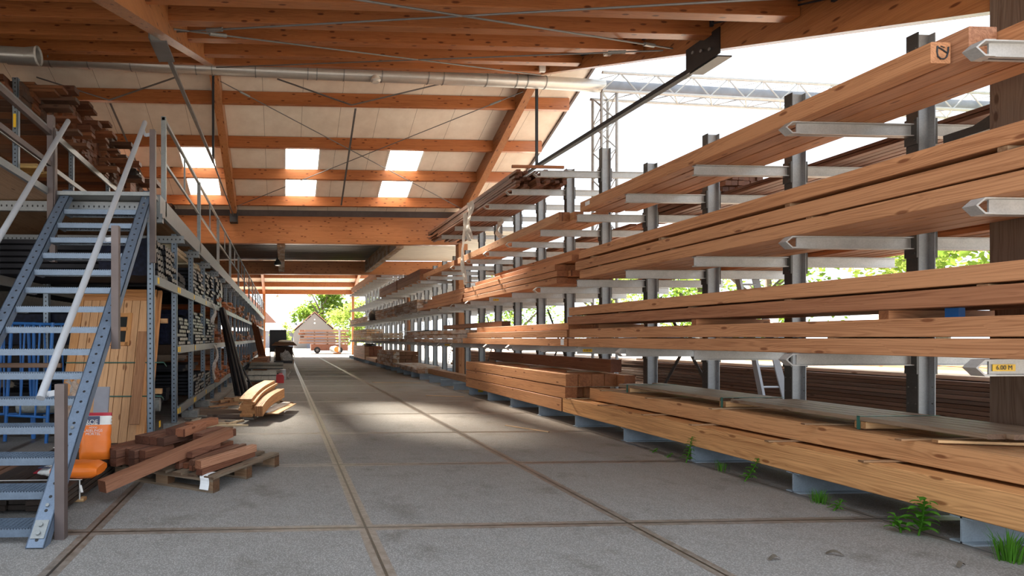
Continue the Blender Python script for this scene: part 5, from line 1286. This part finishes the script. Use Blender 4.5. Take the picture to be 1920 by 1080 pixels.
for i, y in enumerate((4.4, 7.5, 10.6, 15, 19, 23)): tag(lumber('yard_bearer', 8.1, 10, y - .06, y + .06, -.02, .145, 'x', (.25, .2, .16)), 'bearer under the yard stacks, %s from the grey wooden post' % ORD[i], 'bearer', 'bearers in the yard')
ld = thing('ladder', 'aluminium ladder leaning on the back of the cantilever rack', 'ladder', (6.75, 7.25, 0), None, (0, -.0, 0))
tp = Vector((-.35, .15, 2.3))
for dx in (0, .33):
    o = MB().bar((dx, -.12 * dx, 0), Vector((dx * .75, 0, 0)) + tp, .035, .075).build('rail', 'alu', None, local=True); o.parent = ld
rm = MB()
for k in range(8):
    t = (k + .5) / 8; o = MB().tube([tp * t, tp * t + Vector((.33 * (1 - .25 * t), 0, 0))], .014, 8).build('rung', 'alu', None, local=True, smooth=True); o.parent = ld
# trees
def tree(x, y, h, r, lab, mat, seed, n=2600, trunk=True, grp='trees beyond the yard', zb_=.25, ls=.17):
    rr = random.Random(seed); t = thing('tree', lab, 'tree', (x, y, 0), grp)
    if trunk:
        m = MB().tube([(0, 0, 0), (.1, .05, h * .35), (0, .1, h * .7)], [r * .09, r * .07, r * .03], 8)
        for k in range(5):
            a = k * 1.3; m.tube([(.06, .05, h * (.3 + .06 * k)), (r * .55 * math.cos(a), r * .55 * math.sin(a), h * (.55 + .07 * k))], [r * .04, r * .015], 6)
        o = m.build('trunk', 'bark', None, local=True); o.parent = t
    cl = [(rr.gauss(0, .45) * r, rr.gauss(0, .45) * r, h * rr.uniform(zb_ + .1, .9), r * rr.uniform(.28, .5)) for _ in range(16)]
    fm = MB(); V = fm.v; Fc = fm.f
    for i in range(n):
        cx_, cy_, cz_, cr = rr.choice(cl); d = Vector((rr.gauss(0, 1), rr.gauss(0, 1), rr.gauss(0, .8))).normalized() * cr * rr.uniform(.55, 1.05)
        c = Vector((cx_, cy_, cz_)) + d; c.z = max(c.z, .2); u = Vector((rr.gauss(0, 1), rr.gauss(0, 1), rr.gauss(0, .6))).normalized(); v = u.cross(Vector((rr.gauss(0, 1), rr.gauss(0, 1), rr.gauss(0, 1)))).normalized(); s = ls * rr.uniform(.6, 1.3)
        b = len(V); V += [tuple(c - u * s * .6), tuple(c + v * s * .35), tuple(c + u * s * .6), tuple(c - v * s * .35)]; Fc.append([b, b + 1, b + 2, b + 3]); fm.mi.append(0)
    o = fm.build('foliage', mat, None, local=True); o.parent = t
TL = [(19, 4.5, 7.4, 2.6), (20, 8.5, 8.6, 2.8), (18.5, 12.5, 6.4, 2.6), (21, 16.5, 7.2, 2.9), (19.5, 21, 6, 2.7), (21, 26.5, 6.5, 3), (20, 33, 6, 3), (18, 41, 6.5, 3)]
for i, (x, y, h, r) in enumerate(TL): tree(x, y, h, r, 'leafy green tree beyond the yard, %s from the grey wooden post' % ORD[i], 'leaf_a' if i % 3 else 'leaf_b', 20 + i, 3400)
tree(6.0, 84, 10.5, 4.0, 'tall green tree behind the small gabled house', 'leaf_a', 40, 2600, ls=.5, grp=None, zb_=.35)
tree(8.2, 62, 6.6, 3.0, 'bright yellow green tree beside the open end of the cantilever rack', 'leaf_b', 41, 2600, ls=.3, grp=None, zb_=.1)
tree(.2, 66, 3.6, 1.2, 'slender young pale tree before the long low house', 'leaf_b', 42, 700, ls=.2, grp=None, zb_=.2)
# houses
h = thing('gabled_house', 'small grey gabled house with red tiled verge at the end of the aisle', 'house', (4.3, 76, 0))
x0, x1, xm, ze, za = 1.35, 7.5, 4.42, 2.3, 5.0
MB().prism([(x0 + .15, 76), (x1 - .15, 76), (x1 - .15, 84), (x0 + .15, 84)], 'z', 0, ze).prism([(x0 + .15, ze), (x1 - .15, ze), (xm, za - .12)], 'y', 76, 84).build('wall', 'brick_wall', h)
MB().prism([(x0 - .1, ze - .05), (xm, za), (xm, za + .16), (x0 - .1, ze + .11)], 'y', 75.8, 84.2).prism([(x1 + .1, ze - .05), (xm, za), (xm, za + .16), (x1 + .1, ze + .11)], 'y', 75.8, 84.2).build('roof', 'roof_tile', h)
MB().box(3.3, 5.8, 75.94, 75.99, 0, 2.3).build('garage_door', 'slate_roof', h); MB().tube([(4.42, 75.9, 3.5), (4.42, 75.98, 3.5)], .12, 10).tube([(4.42, 75.9, 4.0), (4.42, 75.98, 4.0)], .1, 10).build('wall_lamp', 'white', h)
h = thing('low_house', 'long low pale building with slate roof before the gabled house', 'house', (-6, 80, 0))
MB().box(-16, 3.6, 80, 88, 0, 2.5).build('wall', 'house_pale', h); MB().prism([(79.6, 2.45), (84, 3.75), (88.4, 2.45)], 'x', -16, 3.7).build('roof', 'slate_roof', h)
h = thing('far_house', 'red roofed house gable far behind the long low building', 'house', (-7, 98, 0))
MB().box(-15, -1.5, 98, 108, 0, 4).build('wall', 'brick_wall', h); MB().prism([(-15.5, 4), (-8.2, 11.5), (-1.0, 4)], 'y', 97.6, 108).build('roof', 'roof_tile', h)
# trailer with lumber
t = thing('timber_trailer', 'low red brown trailer carrying stacked lumber in the sunny yard', 'trailer', (4.4, 50.5, 0))
b = MB().box(2.6, 6.0, 50.2, 51.8, .25, .85).build('body', 'wood_x', t); b.color = c4((.30, .13, .085))
for x in (3.15, 5.2):
    wl = MB().tube([(x, 50.0, .3), (x, 50.17, .3)], .3, 18).build('wheel', 'tyre', t); MB().tube([(x, 49.985, .3), (x, 50.0, .3)], .13, 12).build('hub', 'brick_wall', wl)
for l in range(5):
    zz = .9 + l * .27
    for k in range(3): tag(lumber('lumber_spacer', 2.9 + k * 1.2, 2.98 + k * 1.2, 50.1, 51.7, zz - .05, zz, 'y', (.25, .17, .12), seg=1), 'dark spacer between the lumber layers on the trailer', 'spacer', 'spacers on the trailer')
    for j in range(3):
        o = lumber('trailer_board', 1.7 + R.uniform(-.3, .5), 5.8 + R.uniform(-.3, .5), 50.1 + j * .5, 50.55 + j * .5, zz + .004, zz + .19, 'x', vary((.26, .15, .11), .2), seg=2); tag(o, 'weathered board stacked on the yard trailer', 'board', 'boards on the trailer')
tag(MB().box(5.05, 5.2, 49.2, 49.35, 0, 2.2).build('yard_post', 'house_pale'), 'pale upright post beside the yard trailer', 'post')
rl = thing('pipe_roll', 'white roll with bright orange end face lying in front of the trailer', 'roll', (4.6, 48, 0))
MB().tube([(4.45, 49.2, .42), (4.75, 47.9, .42)], .27, 18).build('body', 'white', rl, smooth=True); MB().tube([(4.75, 47.9, .42), (4.758, 47.88, .42)], .27, 18).build('end_cap', 'orange', rl)
tag(MB().box(4.45, 5.1, 47.9, 48.3, 0, .14).build('roll_cradle', 'wood_x'), 'low wooden cradle under the orange ended roll', 'cradle', color=(.3, .17, .1))
# ------------------------------------------------------------------ tidy labels
for o_ in SC.objects:
    l_ = o_.get('label')
    if not l_: continue
    w_ = l_.split()
    for drop in ('the', 'a', 'of', 'roof', 'long', 'counted', 'thin', 'from'):
        while len(w_) > 16 and drop in w_[1:]:
            i_ = len(w_) - 1 - w_[::-1].index(drop)
            if i_ == 0: break
            w_.pop(i_)
    if len(w_) > 16: print('LONG', len(w_), l_)
    o_['label'] = ' '.join(w_)
# ------------------------------------------------------------------ light and camera
w = bpy.data.worlds.new('sky'); SC.world = w; w.use_nodes = True
nt = w.node_tree; nt.nodes.clear(); g = G(nt)
bg = g.n('ShaderNodeBackground'); wo = g.n('ShaderNodeOutputWorld')
bg.inputs[0].default_value = (.84, .92, 1.0, 1); bg.inputs[1].default_value = 5.0
nt.links.new(bg.outputs[0], wo.inputs[0])
s = bpy.data.lights.new('sun', 'SUN'); s.energy = 165; s.angle = math.radians(12.0); s.color = (1, .90, .76)
so = bpy.data.objects.new('sun', s); COL.objects.link(so)
so.rotation_euler = Vector((.30, -1.05, -1.0)).to_track_quat('-Z', 'Y').to_euler()
cam = bpy.data.cameras.new('camera'); co = bpy.data.objects.new('camera', cam); COL.objects.link(co)
F, CX, CY, YAW, H = 1024.0, 579.6, 634.1, .048, 1.40
cam.sensor_fit = 'HORIZONTAL'; cam.sensor_width = 36; cam.lens = F / 1920 * 36
cam.shift_x = (960 - CX) / 1920; cam.shift_y = (CY - 540) / 1920
cam.clip_end = 500; cam.clip_start = .05
co.location = (0, 0, H); co.rotation_euler = (PI / 2, 0, -YAW)
SC.camera = co
SC.view_settings.view_transform = 'Standard'; SC.view_settings.look = 'None'
SC.view_settings.gamma = 1; SC.view_settings.exposure = -1.22
SC.view_settings.use_curve_mapping = False
SC.cycles.use_denoising = True
SC.cycles.max_bounces = 8; SC.cycles.transparent_max_bounces = 16
SC.cycles.sample_clamp_indirect = 8
